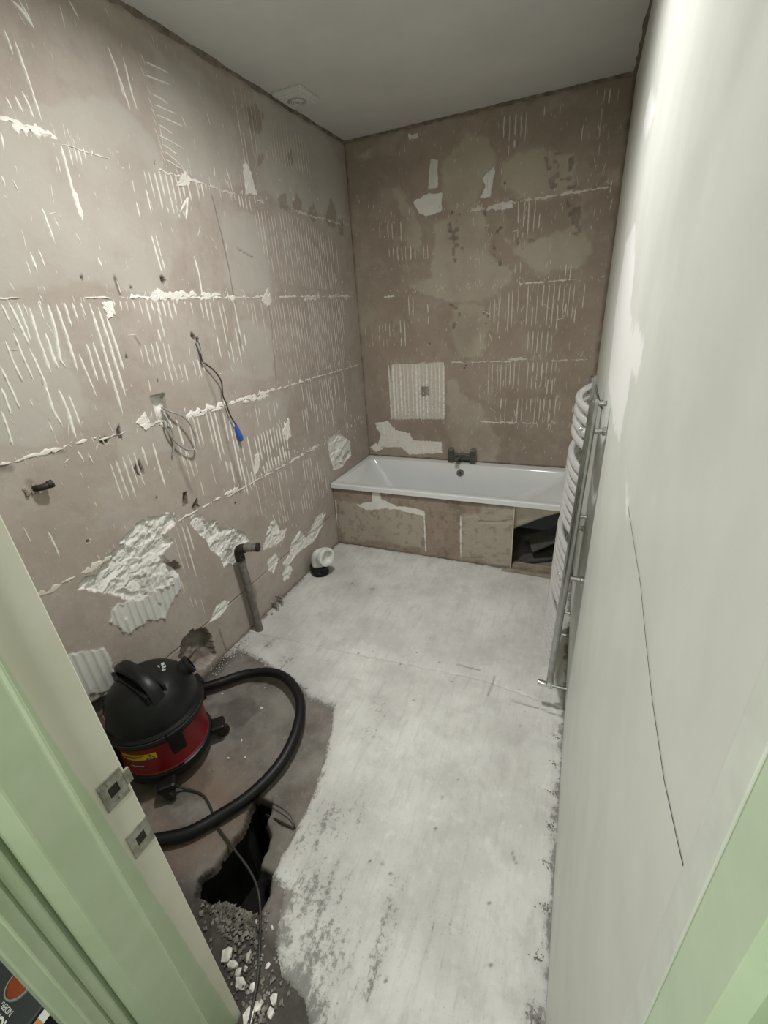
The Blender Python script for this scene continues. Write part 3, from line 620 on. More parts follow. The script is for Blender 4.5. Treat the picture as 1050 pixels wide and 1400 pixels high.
for nm, lo, hi, l in (('wall_corridor_back', (-.9, -4.75, -.03), (2.7, -4.69, 2.42), 'pale green corridor wall facing the doorway'), ('wall_corridor_left', (-.9, -4.69, -.03), (-.84, YC, 2.42), 'pale green corridor wall beyond the tool boxes'), ('wall_corridor_right', (2.64, -4.69, -.03), (2.7, YC, 2.42), 'pale green corridor wall past the hinge side')):
    struct(boxo(nm, lo, hi, M['corridor']), l, 'wall')
c = bmesh.new(); box(c, (W+.06, YC-.06, -.03), (2.64, YC, 2.42)); struct(link('wall_corridor_front', bm_mesh(c, 'c'), M['corridor']), 'pale green corridor wall beside the hinge side of the doorway', 'wall')

# ------------------------------------------------------------------ floor
wb = pts(FL, '283,905 330,888 395,925 425,955 455,965 452,1000 440,1050 425,1095 400,1140 372,1195 388,1215 378,1290 385,1330 415,1365 425,1400')
white_poly = [(-.05, -2.24), (-.05, -.6), (W+.05, -.6), (W+.05, -3.3), (wb[-1][0]+.10, -3.3)]+wb[::-1]
HOLE = pts(FL, '345,1087 374,1093 370,1108 362,1120 370,1140 366,1158 360,1165 357,1180 372,1190 366,1220 352,1246 330,1240 310,1230 290,1232 265,1222 268,1200 290,1180 312,1150 330,1128')
S = Surf(axis_pts(-.02, 1.3, .009, (.45, 1.05), .005), axis_pts(-3.26, -1.6, .009, (-3.0, -2.4), .005)); U, V = S.U, S.V
S.h += -.012+.006*(fbm(U, V, .25, 1)-.5)+.003*(fbm(U, V, .04, 9)-.5)
S.a['mark'] = np.zeros(U.shape)
d = sdf(U, V, HOLE)+.012*(vn(U, V, .03, 5)-.5); k = np.clip(d/.006, 0, 1); S.h = S.h*(1-k)-.045*k; deep = (k > .02)
k2 = np.clip(1+d/.03, 0, 1); S.h -= .006*k2*vn(U, V, .02, 14)
S.a['soil'] = np.maximum(np.where(deep, 1., 0), .35*np.clip(1+d/.015, 0, 1))  # hole sides coloured near black to paint in the void's darkness
cr = FL(300, 1110); S.a['mark'] = .75*np.clip((fbm(U, V, .12, 24)-.46)/.08, 0, 1)*np.clip(1.3-np.hypot(U-.45, V+2.66)/.22, 0, 1)
near = np.clip((-2.80-V)/.07+.6*(fbm(U, V, .1, 6)-.5), 0, 1); S.a['soil'] = np.maximum(S.a['soil'], .85*near); S.h += near*.012*(fbm(U, V, .035, 19)-.4)
S.a['soil'] = np.maximum(S.a['soil'], .8*np.clip(1-U/.10-.5*(vn(U, V, .05, 4)-.5), 0, 1))
S.a['soil'] = np.maximum(S.a['soil'], .5*np.clip((fbm(U, V, .15, 44)-.52)/.1, 0, 1)*(U < .5))
floor = bpy.data.objects.new('floor', None)
gq = grid_quads(len(S.us), len(S.vs)); gq = gq[~(d.reshape(-1)[gq] > .005).all(1)]
me_slab = raw_mesh('slab', np.stack([U, V, S.h], -1).reshape(-1, 3), gq)
fattr(me_slab, 'soil', S.a['soil']); fattr(me_slab, 'mark', S.a['mark'])
floor = struct(link('floor', me_slab, M['slab']), 'brown concrete floor with a ragged black hole, dusty white boards over most of it', 'floor')
hc = np.mean(HOLE, 0); hp_ = [tuple(hc+(np.array(q)-hc)*1.12) for q in HOLE]; bm = bmesh.new()
pa = [bm.verts.new((*q, -.030)) for q in hp_]; pb = [bm.verts.new((*q, -.37)) for q in hp_]; bm.faces.new(pb)
for i in range(len(pa)): bm.faces.new((pa[i], pa[(i+1) % len(pa)], pb[(i+1) % len(pa)], pb[i]))
link('pit_dark_lining', bm_mesh(bm, 'pit'), M['soil'], floor)
seam = [(-.05, -1.78), (1.14, -1.70), (1.34, -1.69), (W+.05, -1.745)]
def board(name, poly, seed, step=.0075):
    p = np.array(poly); us = axis_pts(max(0-.01, p[:, 0].min()), min(W+.02, p[:, 0].max()), step); vs = axis_pts(max(-3.26, p[:, 1].min()), p[:, 1].max(), step)
    U, V = np.meshgrid(us, vs, indexing='ij'); d = sdf(U, V, poly)+.010*(vn(U, V, .035, 61)-.5)*np.clip((1.2-U)/.2, 0, 1)
    h = .0022*(fbm(U, V, .4, 2)-.5)+.0010*(fbm(U, V, .03, 9)-.5); k = np.clip(d/.004+.6, 0, 1); h = h*k-.016*(1-k)
    soil = np.zeros(U.shape); mark = np.zeros(U.shape); chalk = np.zeros(U.shape)
    def spot(px, py, r, s, asp=1.):
        c = FL(px, py); soil[:] = np.maximum(soil, s*np.clip(1.25-np.hypot((U-c[0]), (V-c[1])/asp)/r, 0, 1))
    for a in ((310, 880, .16, .75), (300, 895, .09, .95), (365, 880, .07, .55), (440, 985, .10, .62), (390, 905, .10, .45), (480, 800, .10, .42), (510, 805, .05, .5), (450, 1120, .14, .5), (430, 1220, .16, .55), (440, 1300, .14, .6), (400, 1360, .10, 1.), (420, 1390, .08, .9), (480, 1110, .12, .35), (520, 970, .12, .34), (510, 1000, .08, .4), (440, 1310, .05, .7), (420, 1160, .12, .45), (580, 840, .12, .30), (600, 1260, .12, .3), (385, 1230, .07, .9), (382, 1280, .06, .9), (735, 1390, .06, .7)): spot(*a)
    d2 = line_d(U, V, pts(FL, '543,1205 530,1260 520,1300 500,1350')); soil = np.maximum(soil, .50*np.clip(1.4-d2/.04, 0, 1))
    soil = np.maximum(soil, .85*np.clip(1-(W-U)/.028-.9*(vn(U, V, .03, 4)-.5), 0, 1)); soil = np.maximum(soil, .8*np.clip(1-U/.03-.8*(vn(U, V, .03, 4)-.5), 0, 1))
    soil = np.maximum(soil, .8*np.clip(1-(-.672-V)/.03-.9*(vn(U, V, .03, 4)-.5), 0, 1))
    de = sdf(U, V, white_poly); soil = np.maximum(soil, .7*np.clip(1-de/.035-.6*(vn(U, V, .04, 4)-.5), 0, 1))
    r = np.random.default_rng(seed)
    for _ in range(110):
        c = (r.uniform(.05, 1.68), r.uniform(-3.1, -.7)); rr = r.uniform(.0012, .0042); mark = np.maximum(mark, r.uniform(.2,.8)*np.clip(1.5-np.hypot(U-c[0], V-c[1])/rr, 0, 1))
    for px, py in ((570, 892), (548, 908), (566, 957), (600, 905), (490, 893), (618, 932), (672, 833), (595, 1133), (523, 1180), (534, 1195), (505, 1178), (604, 1090), (668, 1235), (670, 1320), (690, 870), (528, 1340)):
        c = FL(px, py); mark = np.maximum(mark, .9*np.clip(1.5-np.hypot(U-c[0], V-c[1])/.0045, 0, 1))
    for q in ('625,908 656,916', '676,925 668,950', '700,958 735,968', '740,970 768,980', '700,1165 705,1180'):
        mark = np.maximum(mark, .6*np.clip(1.4-line_d(U, V, pts(FL, q))/.004, 0, 1))
    for q in ('650,1050 672,1080 690,1105 700,1060 706,1030 690,1020', '690,1105 680,1070 675,1030', '570,990 600,1010 630,1035', '668,1150 680,1180 710,1200', '725,1010 700,1035', '720,1020 735,1000'):
        dd = line_d(U, V, smooth_uv(pts(FL, q))); chalk = np.maximum(chalk, .20*np.clip(1.3-dd/.016, 0, 1)*vn(U, V, .05, 15))
    me = raw_mesh(name, np.stack([U, V, h], -1).reshape(-1, 3), grid_quads(len(us), len(vs))); Q = None
    keep = (d > -.012).reshape(-1)
    bmx = bmesh.new(); bmx.from_mesh(me); bmx.verts.ensure_lookup_table(); bmesh.ops.delete(bmx, geom=[v for v, kk in zip(bmx.verts, keep) if not kk], context='VERTS'); bmx.to_mesh(me); bmx.free()
    for nm, arr in (('soil', soil), ('mark', mark), ('chalk', chalk)): fattr(me, nm, np.clip(arr, 0, 1).reshape(-1)[keep])
    return link('floor_board', me, M['board'], floor)
def smooth_uv(q): return [(p.x, p.y) for p in smooth_path([(a, b, 0) for a, b in q], 6)]
far_poly = [(-.05, -1.78), (-.05, -.6), (W+.05, -.6)]+seam[::-1][:3]
i0 = [(x, y-.0022) for x, y in seam]
near_poly = [(-.05, -2.24), i0[0]]+i0[1:]+[(W+.05, -3.3), (wb[-1][0]+.10, -3.3)]+wb[::-1]
board('floor_board', far_poly, 3); board('floor_board', near_poly, 4)
bm = bmesh.new(); box(bm, (-.1, -4.7, -.5), (W+.1, .06, -.385)); link('sub_floor', bm_mesh(bm, 's'), M['soil'], floor)
struct(boxo('floor_corridor', (-.84, -4.69, -.03), (2.64, -3.262, -.004), M['corridor_floor']), 'dark corridor floor outside the doorway', 'floor')
bm = bmesh.new(); box(bm, (1.3, -3.26, -.05), (W, -1.5, -.02)); box(bm, (0, -1.62, -.05), (W, 0, -.02)); link('joist_bed', bm_mesh(bm, 'b'), M['slab'], floor)
bm = bmesh.new(); box(bm, (-.84, -3.262, -.05), (.93, YC, -.004)); link('corridor_strip', bm_mesh(bm, 'b'), M['corridor_floor'], floor)

# ------------------------------------------------------------------ door frame
door = bpy.data.objects.new('door_1', None); COL.objects.link(door); struct(door, 'pale green and cream painted door frame with steel keeps', 'door frame')
prof = [(.925, YF), (.968, YF), (.970, YF-.002), (.970, -3.083), (.981, -3.083), (.9845, -3.0845), (.9852, -3.087), (.9825, -3.0905), (.982, -3.093), (.982, -3.143), (.9812, -3.146), (.977, -3.1475), (.9755, -3.149), (.962, -3.163), (.9615, -3.165), (.953, -3.1655), (.953, -3.172), (.963, -3.1725), (.965, -3.175), (.965, -3.188), (.961, -3.189), (.961, -3.1915), (.969, -3.193), (.972, -3.206), (.9745, -3.2075), (.974, -3.2095), (.971, -3.2115), (.971, -3.226), (.969, -3.229), (.905, -3.229), (.900, -3.226), (.900, -3.197), (.925, -3.197)]
bm = bmesh.new(); prism(bm, prof, -.012, 2.07); link('jamb', bm_mesh(bm, 'jamb'), M['frame'], door)
bm = bmesh.new(); box(bm, (W-.002, -3.124, -.01), (W+.06, -3.0815, 2.07), .001); box(bm, (W+.012, -3.235, -.01), (W+.06, -3.124, 2.07)); link('hinge_jamb', bm_mesh(bm, 'hj'), M['green'], door)  # rear part set back, shaped so that a shadow line falls there
bm = bmesh.new(); box(bm, (W-.0035, -3.0815, -.01), (W+.03, -3.055, 2.07), .001); link('beading', bm_mesh(bm, 'bd'), plain('pale_beading_paint', (.66, .69, .62), .5, var=.05, scale=30, bmp=.05), door)
bm = bmesh.new(); box(bm, (.925, -3.229, 2.05), (W+.06, YF, 2.09)); link('head', bm_mesh(bm, 'hd'), M['green'], door)
def strike(name, pxc, pyc, tall, lip):
    q = P(0, .972, pxc, pyc); cy, cz = q[1], q[2]; w2, t2 = .0125*1.6, tall/2; hw, hh = .0085, .011
    bm = bmesh.new()
    for lo, hi in (((.9695, cy-w2, cz-t2), (.9725, cy+w2, cz-hh)), ((.9695, cy-w2, cz+hh), (.9725, cy+w2, cz+t2)), ((.9695, cy-w2, cz-hh), (.9725, cy-hw, cz+hh)), ((.9695, cy+hw, cz-hh), (.9725, cy+w2, cz+hh))): box(bm, lo, hi)
    if lip: box(bm, (.9695, cy+w2, cz-.014), (.974, min(YF+.006, cy+w2+.012), cz+.016))
    o = link('strike_plate', bm_mesh(bm, name), M['metal'], door); o['label'] = 'steel keep with a curved lip' if lip else 'plain square steel keep'
    bm = bmesh.new(); box(bm, (.9699, cy-hw, cz-hh), (.9708, cy+hw, cz+hh)); link('keep_pocket', bm_mesh(bm, 'kp'), M['rust'], o)
    for s in ((-1, 1) if lip else ()):
        latheo('screw', [(0, .0012), (.003, .001), (.0042, 0)], M['chrome_dull'], o, 10, mtx=axis_mtx((.9726, cy-.004*s, cz+s*(t2+hh)/2), (1, 0, 0)))
strike('strike_a', 156, 1080, .062, True); strike('strike_b', 193, 1145, .060, False)
boxo('bolt_hole', (.9578, -3.1715, .28), (.9592, -3.1665, .30), M['ink'], door)

# ------------------------------------------------------------------ bath
bath = thing('bath', 'white acrylic bath with a square rim against the brown wall', 'bath', (0, 0, 0))
def rrect(x0, x1, y0, y1, r, z, n=6):
    out = []
    for cx, cy, a0 in ((x1-r, y1-r, 0), (x0+r, y1-r, 90), (x0+r, y0+r, 180), (x1-r, y0+r, 270)):
        for k in range(n+1):
            a = math.radians(a0+90*k/n); out.append((cx+r*math.cos(a), cy+r*math.sin(a), z))
    return out
def loops(name, ls, mat, parent, cap0=False, cap1=False, angle=35):
    bm = bmesh.new(); R_ = [[bm.verts.new(p) for p in l] for l in ls]; n = len(ls[0])
    for a, b in zip(R_, R_[1:]):
        for k in range(n): bm.faces.new((a[k], a[(k+1) % n], b[(k+1) % n], b[k]))
    if cap0: bm.faces.new(R_[0][::-1])
    if cap1: bm.faces.new(R_[-1])
    return link(name, bm_mesh(bm, name, True, angle), mat, parent)
x0, x1, y0, y1 = .004, W-.006, -.70, -.004
ls = [rrect(x0+.006, x1-.006, y0+.006, y1-.006, .008, BATH-.036), rrect(x0, x1, y0, y1, .010, BATH-.034), rrect(x0, x1, y0, y1, .010, BATH-.005), rrect(x0+.005, x1-.005, y0+.005, y1-.005, .010, BATH),
      rrect(x0+.050, x1-.050, y0+.045, y1-.075, .045, BATH), rrect(x0+.056, x1-.056, y0+.051, y1-.081, .045, BATH-.003), rrect(x0+.062, x1-.062, y0+.056, y1-.086, .045, BATH-.012),
      rrect(x0+.12, x1-.19, y0+.072, y1-.102, .06, BATH-.10), rrect(x0+.20, x1-.37, y0+.09, y1-.12, .08, BATH-.22), rrect(x0+.27, x1-.49, y0+.10, y1-.13, .10, BATH-.33), rrect(x0+.33, x1-.55, y0+.125, y1-.155, .10, BATH-.385), rrect(x0+.40, x1-.62, y0+.16, y1-.19, .08, BATH-.40)]
loops('tub', ls, M['acrylic'], bath, False, True)
ls = [rrect(x0+.012, x1-.012, y0+.012, y1-.012, .01, BATH-.035), rrect(x0+.04, x1-.045, y0+.035, y1-.06, .035, BATH-.040), rrect(x0+.10, x1-.17, y0+.06, y1-.09, .06, BATH-.112), rrect(x0+.18, x1-.35, y0+.078, y1-.108, .08, BATH-.232), rrect(x0+.25, x1-.47, y0+.088, y1-.118, .10, BATH-.345), rrect(x0+.31, x1-.53, y0+.11, y1-.14, .10, BATH-.40), rrect(x0+.38, x1-.60, y0+.15, y1-.18, .08, BATH-.412)]
loops('shell', ls, M['shell'], bath, False, True)
oc = P(1, -.108, 629, 647); of = latheo('overflow', [(0, .006), (.012, .006), (.013, .009), (.026, .009), (.030, .004), (.031, -.004)], M['chrome_dull'], bath, 24, mtx=axis_mtx((oc[0], -.101, oc[2]), (0, -1, .12)))
latheo('overflow_cap', [(0, .012), (.006, .012), (.008, .007), (.017, .0085), (.019, .006)], M['tap'], of, 20, mtx=axis_mtx((oc[0], -.101, oc[2]), (0, -1, .12)))
latheo('waste', [(0, .004), (.02, .003), (.034, .002), (.036, -.002)], M['chrome'], bath, 24, mtx=axis_mtx((.86, -.37, BATH-.399), (0, 0, 1)))
# panel
PX1 = 1.312
S = Surf(axis_pts(.006, PX1, .005), axis_pts(.006, .468, .005)); U, V = S.U, S.V; PB = lambda px, py: BW(px, py, -.678)
S.h += .0016*(fbm(U, V, .06, 9)-.5); S.a['tone'] = .40+.5*(fbm(U, V, .05, 3)-.3)
o4 = lambda s: pts(PB, ' '.join('%f,%f' % (400+float(a)/2.2826, 460+float(b)/2.2826) for a, b in (q.split(',') for q in s.split())))
S.add('pale', [o4(q) for q in ('135,510 225,530 330,535 408,555 412,660 330,660 250,635 215,640 160,630 140,560', '525,560 600,550 590,520 700,535 692,720 620,712 525,690')])
S.add('white', [o4(q) for q in ('255,485 272,485 280,510 320,528 380,535 408,545 412,560 330,540 225,540 200,525 245,515',)])
for q, a in (('590,525 660,525 698,535 690,570 640,578 580,575', .004), ('525,565 580,558 585,580 640,582 692,585 690,720 625,712 600,690 525,690', .003)):
    d = sdf(U, V, o4(q)); k = np.clip(d/.004, 0, 1); S.h += k*(a+.002*(vn(U, V, .013, 71)-.5)); S.a['pale'] = np.maximum(S.a['pale'], d)
for q in ('525,560 525,695', '410,550 416,670', '135,512 140,630'):
    d = line_d(U, V, o4(q)); S.a['white'] = np.maximum(S.a['white'], .004-d)
S.a['soil'] = np.maximum(S.a['soil'], .9*np.clip(1-V/.02-.8*(vn(U, V, .03, 4)-.5), 0, 1)); S.a['soil'] = np.maximum(S.a['soil'], .8*np.clip(1-(.468-V)/.012-.8*(vn(U, V, .03, 4)-.5), 0, 1)); S.a['soil'] = np.maximum(S.a['soil'], .3*np.clip((fbm(U, V, .03, 77)-.6)/.06, 0, 1))
pnl = S.build('panel', lambda u, v, h: np.stack([u, -.678-h, v], -1), False, M['panel']); pnl.parent = bath; pnl['label'] = 'stripped brown panel board stained with old adhesive'
boxo('panel_core', (.006, -.6775, .004), (PX1, -.660, .468), M['wood'], pnl)
boxo('panel_edge', (PX1, -.684, .006), (PX1+.006, -.660, .468), plain('pale_board_edge', (.50, .45, .36), .8), pnl)
rail = tag(boxo('timber_rail', (PX1+.009, -.668, -.001), (W-.008, -.615, .030), M['wood'], None, .003), 'grubby timber rail along the floor under the open bath end', 'timber')
tag(boxo('timber_batten', (PX1-.05, -.718, -.002), (1.58, -.686, .012), M['wood'], None, .002), 'short flat timber batten in front of the rail under the bath', 'timber')
for nm, ctr, rot, sz, l in (('board_offcut', (1.53, -.46, .165), (.20, -.52, .2), (.27, .15, .014), 'pale grey board offcut leaning in the dark under the bath'), ('board_offcut', (1.42, -.50, .004), (0, 0, .5), (.30, .10, .016), 'dark board offcut lying flat under the bath'), ('board_offcut', (1.50, -.30, .004), (.0, .0, -.45), (.26, .12, .014), 'short dark offcut lying behind the flat board under the bath')):
    o = boxo(nm, [-s/2 for s in sz], [s/2 for s in sz], M['board_grey'], None, .002); o.location = ctr; o.rotation_euler = rot; tag(o, l, 'board')
# tap
tx0, tx1, ty = BW(617, 630, -.045)[0], BW(647, 630, -.045)[0], -.045; tz0 = BATH+.001
tap = thing('bath_mixer_tap', 'chrome bath mixer tap, coloured with dark reflections, with square pillars on the bath rim', 'tap', (0, 0, 0))
for x in (tx0, tx1):
    boxo('pillar', (x-.021, ty-.021, tz0), (x+.021, ty+.021, tz0+.10), M['tap'], tap, .003); boxo('handle', (x-.018, ty-.030, tz0+.102), (x+.018, ty+.018, tz0+.116), M['chrome_dull'], tap, .002)
boxo('bridge', (tx0+.022, ty-.019, tz0+.028), (tx1-.022, ty+.019, tz0+.072), M['tap'], tap, .003)
xm = (tx0+tx1)/2-.022; boxo('spout', (xm-.017, ty-.115, tz0+.040), (xm+.017, ty-.018, tz0+.058), M['tap'], tap, .002); boxo('diverter', (xm-.010, ty-.012, tz0+.073), (xm+.010, ty+.008, tz0+.094), M['chrome'], tap, .002)

# ------------------------------------------------------------------ towel radiator
RY0, RY1, RZ0, RZ1 = -1.75, -1.27, .155, 1.335
rad = thing('towel_radiator', 'chrome ladder towel radiator with bowed rungs on the off-white wall', 'radiator', (1.629, RY0, RZ0))
lean = .0215
RX = lambda z: lean*(z-RZ0)
def post(y):
    bm = bmesh.new(); n = 14; prof = []
    for k in range(n):
        a = 2*math.pi*k/n; prof.append((.016*math.cos(a)*(1 if math.cos(a) < 0 else .75), .019*math.sin(a)))
    A = [bm.verts.new((px, y-RY0+py, 0)) for px, py in prof]; B = [bm.verts.new((px+RX(RZ1), y-RY0+py, RZ1-RZ0)) for px, py in prof]; Cc = [bm.verts.new((px*.6+RX(RZ1), y-RY0+py*.6, RZ1-RZ0+.006)) for px, py in prof]
    for X, Y in ((A, B), (B, Cc)):
        for k in range(n): bm.faces.new((X[k], X[(k+1) % n], Y[(k+1) % n], Y[k]))
    bm.faces.new(A[::-1]); bm.faces.new(Cc); return link('post', bm_mesh(bm, 'post', True, 40), M['chrome_dull'], rad)
pn = post(RY0); pf = post(RY1)
zs = []; z = RZ1-.035
for cnt, gap in ((4, .085), (7, .085), (7, .085), (6, 0)):
    for k in range(cnt): zs.append(z); z -= .0385
    z -= gap-.0385
mesh_r = None
for z in zs:
    if z < RZ0+.03: continue
    pts3 = []
    for i in range(15):
        t = i/14; s = 4*t*(1-t)
        pts3.append((-.006-.041*s, (RY1-RY0)*t, 0))
    if mesh_r is None:
        bm = bmesh.new(); tube(bm, pts3, .0122, 12); mesh_r = bm_mesh(bm, 'rung', True, 50)
    o = link('rung', mesh_r, M['rung'], rad); o.location = (RX(z), 0, z-RZ0)
for y in (RY0+.02, RY1-.02):
    for z in (1.235, .665):
        x = 1.629+RX(z); b = latheo('bracket', [(0, 0), (.010, 0), (.010, W-x-.017), (.014, W-x-.015), (.014, W-x-.0065), (0, W-x-.0065)], M['chrome_dull'], rad, 14, mtx=axis_mtx((RX(z)+.004, y-RY0, z-RZ0), (1, 0, 0)))
        latheo('clamp', [(0, .010), (.006, .009), (.008, .004), (.008, -.014)], M['chrome'], b, 12, mtx=axis_mtx((RX(z)-.024, y-RY0+.016, z-RZ0), (-1, 0, 0)))
for z, r in ((1.325, .008), (.93, .007), (.51, .006), (.40, .006)):
    x = 1.629+RX(z); latheo('rear_peg', [(0, 0), (r, 0), (r, .022), (r*1.3, .024), (0, .026)], M['chrome_dull'], rad, 10, mtx=axis_mtx((RX(z)+.010, .012, z-RZ0), (1, 0, 0)))
vb = latheo('valve', [(0, -.034), (.010, -.034), (.010, -.01), (.014, -.008), (.014, .004), (.010, .006), (0, .006)], M['chrome'], rad, 16, mtx=axis_mtx((0, 0, -.008), (0, 0, 1)))
latheo('valve_cap', [(0, .052), (.0125, .050), (.0135, .046), (.0135, .016), (.009, .012), (.009, -.01)], M['chrome'], vb, 16, mtx=axis_mtx((0, 0, -.028), (-1, 0, 0)))
tubeo('tail_pipe', [(.008, 0, -.028), (W-1.629-.004, 0, -.028)], .0075, M['chrome_dull'], vb, 12)
tubeo('flex', smooth_path([(1.66-1.629, RY1-RY0-.13, RZ1-RZ0-.01), (.045, RY1-RY0-.16, RZ1-RZ0-.05), (.062, RY1-RY0-.17, RZ1-RZ0-.09)], 5), .004, M['cable_black'], rad, 8)

# ------------------------------------------------------------------ pipes
PB_ = (.055, -1.745)
pipe = thing('waste_pipe', 'grey plastic waste pipe standing from the floor with an elbow on top', 'pipe', (PB_[0], PB_[1], 0))
EZ = .53
tubeo('riser', [(0, 0, -.005), (-.006, -.012, EZ-.02)], .0215, M['grey_pipe'], pipe, 18)
el = tubeo('elbow', smooth_path([(-.006, -.012, EZ-.05), (-.006, -.012, EZ-.01), (.004, -.009, EZ+.014), (.03, 0, EZ+.02)], 5), .0255, M['rust'], pipe, 18)
tubeo('spigot', [(.02, 0, EZ+.02), (.095, .030, EZ+.02)], .0225, M['grey_pipe'], pipe, 18)
tubeo('spigot_lip', [(.086, .0265, EZ+.02), (.098, .031, EZ+.02)], .0245, M['rust'], pipe, 18)
q = P(2, 0, 441, 783); sx, sy = .085, q[1]-.005
soil = thing('soil_pipe_connector', 'white plastic toilet pan connector seated in a black collar on the floor', 'pipe', (sx, sy, 0))
latheo('collar', [(.052, -.005), (.060, 0), (.062, .03), (.058, .034), (.060, .05), (.064, .052), (.064, .068), (.056, .072), (.050, .07), (.050, .02)], M['black_plastic'], soil, 28)
bend = smooth_path([(0, 0, .05), (0, 0, .09), (.006, -.002, .125), (.030, -.010, .150), (.062, -.020, .158)], 6)
tubeo('bend', bend, .050, M['white_plastic'], soil, 24, False)
mx = axis_mtx((.055, -.018, .157), (1, -.32, .06)); latheo('socket', [(.050, -.01), (.061, .0), (.063, .012), (.060, .016), (.062, .030), (.064, .044), (.060, .046), (.046, .044), (.042, .015), (0, .010)], M['white_plastic'], soil, 28, mtx=mx)
latheo('seal', [(.0605, .016), (.0655, .018), (.0655, .024), (.0605, .026)], M['decal'], soil, 28, mtx=mx)
c = LW(371, 823); ct = thing('pipe_tails', 'small painted copper pipe tails bending out of the wall by the waste pipe', 'pipe', (0, c[0], c[1]))
for i, (dy, dz) in enumerate(((0, 0), (.05, .012))):
    tubeo('pipe_tail', smooth_path([(-.01, dy, dz), (.03, dy, dz), (.05, dy-.01, dz-.03), (.045, dy-.05, dz-.12-.02*i), (.04, dy-.06, -c[1]+.01)], 5), .007, M['copper'], ct, 10); latheo('nut', [(0, .018), (.008, .018), (.013, .014), (.013, -.012), (.008, -.016)], M['chrome_dull'], ct, 6, mtx=axis_mtx((.035, dy, dz), (1, 0, -.2)))
q = LW(57, 664); st = thing('pipe_stub', 'dark old pipe stub sticking out of the plaster with filler round it', 'pipe', (0, q[0], q[1]))
tubeo('stub', smooth_path([(-.01, -.022, -.002), (.014, -.018, 0), (.026, -.006, .001), (.028, .008, .003)], 5), .0105, M['rust'], st, 14); latheo('stub_end', [(.006, .0), (.013, .0), (.0135, .014), (.006, .015)], M['rust'], st, 16, mtx=axis_mtx((.028, .005, .003), (.15, 1, .1)))
bm = bmesh.new()
for k in range(9):
    r = bmesh.ops.create_icosphere(bm, subdivisions=1, radius=random.uniform(.004, .008)); bmesh.ops.translate(bm, verts=r['verts'], vec=(random.uniform(-.002, .003), -.035+random.uniform(-.02, .012), random.uniform(-.012, .014)))
link('filler', bm_mesh(bm, 'f'), M['recess'], st)

# ------------------------------------------------------------------ cables on the left wall
def wall_path(s, x): return [Vector((x if not isinstance(x, (list, tuple)) else x[i], *LW(*map(float, q.split(',')), x=(x if not isinstance(x, (list, tuple)) else x[i])))) for i, q in enumerate(s.split())]
sk = thing('socket_box_cable', 'grey cable looping out of the rectangular socket recess in the plaster', 'cable', (0, *LW(220, 556)))
off = Vector((0, *LW(220, 556)))
def local(ps): return [p-off for p in ps]
tubeo('cable', smooth_path(local(wall_path('221,557 234,563 248,568 260,580 268,600 266,614 254,614 238,602 228,586 224,574', [-.02, .02, .035, .04, .035, .03, .025, .02, .02, .012])), 5), .0042, M['cable'], sk, 8)
tubeo('cable_tail', smooth_path(local(wall_path('221,557 232,580 238,600 236,622', [-.02, .02, .02, .012])), 5), .0038, M['cable'], sk, 8)
off = Vector((0, *LW(265, 460)))
ck = thing('hanging_cable', 'thin cable hanging from a hole in the plaster with a blue crimp at its end', 'cable', tuple(off))
tubeo('cable', smooth_path(local(wall_path('264,460 272,470 276,492 280,497 292,506 302,520 304,534 305,542 309,551 315,568 323,582', [-.015, .012, .016, .014, .025, .025, .02, .02, .02, .02, .02])), 5), .0034, M['cable_black'], ck, 8)
tubeo('sheath', smooth_path(local(wall_path('269,468 275,484 277,496', [.008, .015, .013])), 4), .0055, M['cable'], ck, 8)
a, b = local(wall_path('322,580 330,602', .02)); d_ = (b-a)
tubeo('crimp', [a, a+d_*.2, a+d_*.55, a+d_*.8, b], [.005, .009, .013, .015, .011], M['blue'], ck, 12); tubeo('crimp_tip', [a+d_*.9, a+d_*1.02], [.012, .009], plain('dark_blue', (.01, .03, .14), .4), ck, 12)

# ------------------------------------------------------------------ ceiling vent
vc = P(2, H, 405, 130)
vent = thing('ceiling_vent', 'square white ceiling vent with a round grille near the pink plaster wall', 'vent', (vc[0], vc[1], H))
boxo('plate', (-.083, -.095, -.018), (.083, .095, 0), M['ceiling'], vent, .004)
boxo('raised_face', (-.066, -.078, -.026), (.066, .078, -.016), M['ceiling'], vent, .004)
g = latheo('grille', [(0, -.030), (.020, -.030), (.044, -.030), (.050, -.026)], M['grille'], vent, 28)
for r in (.014, .024, .034): latheo('grille_ring', [(r, -.030), (r, -.034), (r+.004, -.034), (r+.004, -.030)], M['ceiling'], g, 24)

# ------------------------------------------------------------------ vacuum cleaner
VX, VY, VZ = .19, -2.51, -.012
vac = thing('vacuum_cleaner', 'red and black drum vacuum cleaner on castors beside the broken plaster', 'vacuum cleaner', (VX, VY, VZ), 0)
latheo('drum', [(0, .085), (.158, .085), (.163, .09), (.166, .10), (.163, .103), (.167, .245), (.170, .25), (.170, .256), (0, .256)], M['red'], vac, 48)
latheo('chassis', [(0, .045), (.150, .045), (.172, .055), (.178, .075), (.172, .092), (.160, .098), (0, .098)], M['black_plastic'], vac, 40)
lid = latheo('lid', [(.150, .245), (.176, .247), (.180, .255), (.180, .285), (.174, .292), (.170, .296), (.168, .325), (.158, .36), (.140, .392), (.118, .415), (.095, .428), (.05, .436), (0, .438)], M['black_plastic'], vac, 48)
latheo('lid_band', [(.1805, .262), (.183, .264), (.183, .278), (.1805, .280)], M['black_matt'], lid, 48)
ha = math.radians(-10)                                      # handle runs across the lid
hm = Matrix.Rotation(ha, 4, 'Z')
hp = [Vector((x, y, z)) for x, y, z in ((-.135, -.02, .38), (-.125, -.02, .43), (-.10, -.02, .462), (0, -.02, .478), (.07, -.02, .462), (.115, -.02, .425), (.135, -.02, .375))]
bm = bmesh.new(); prev = None
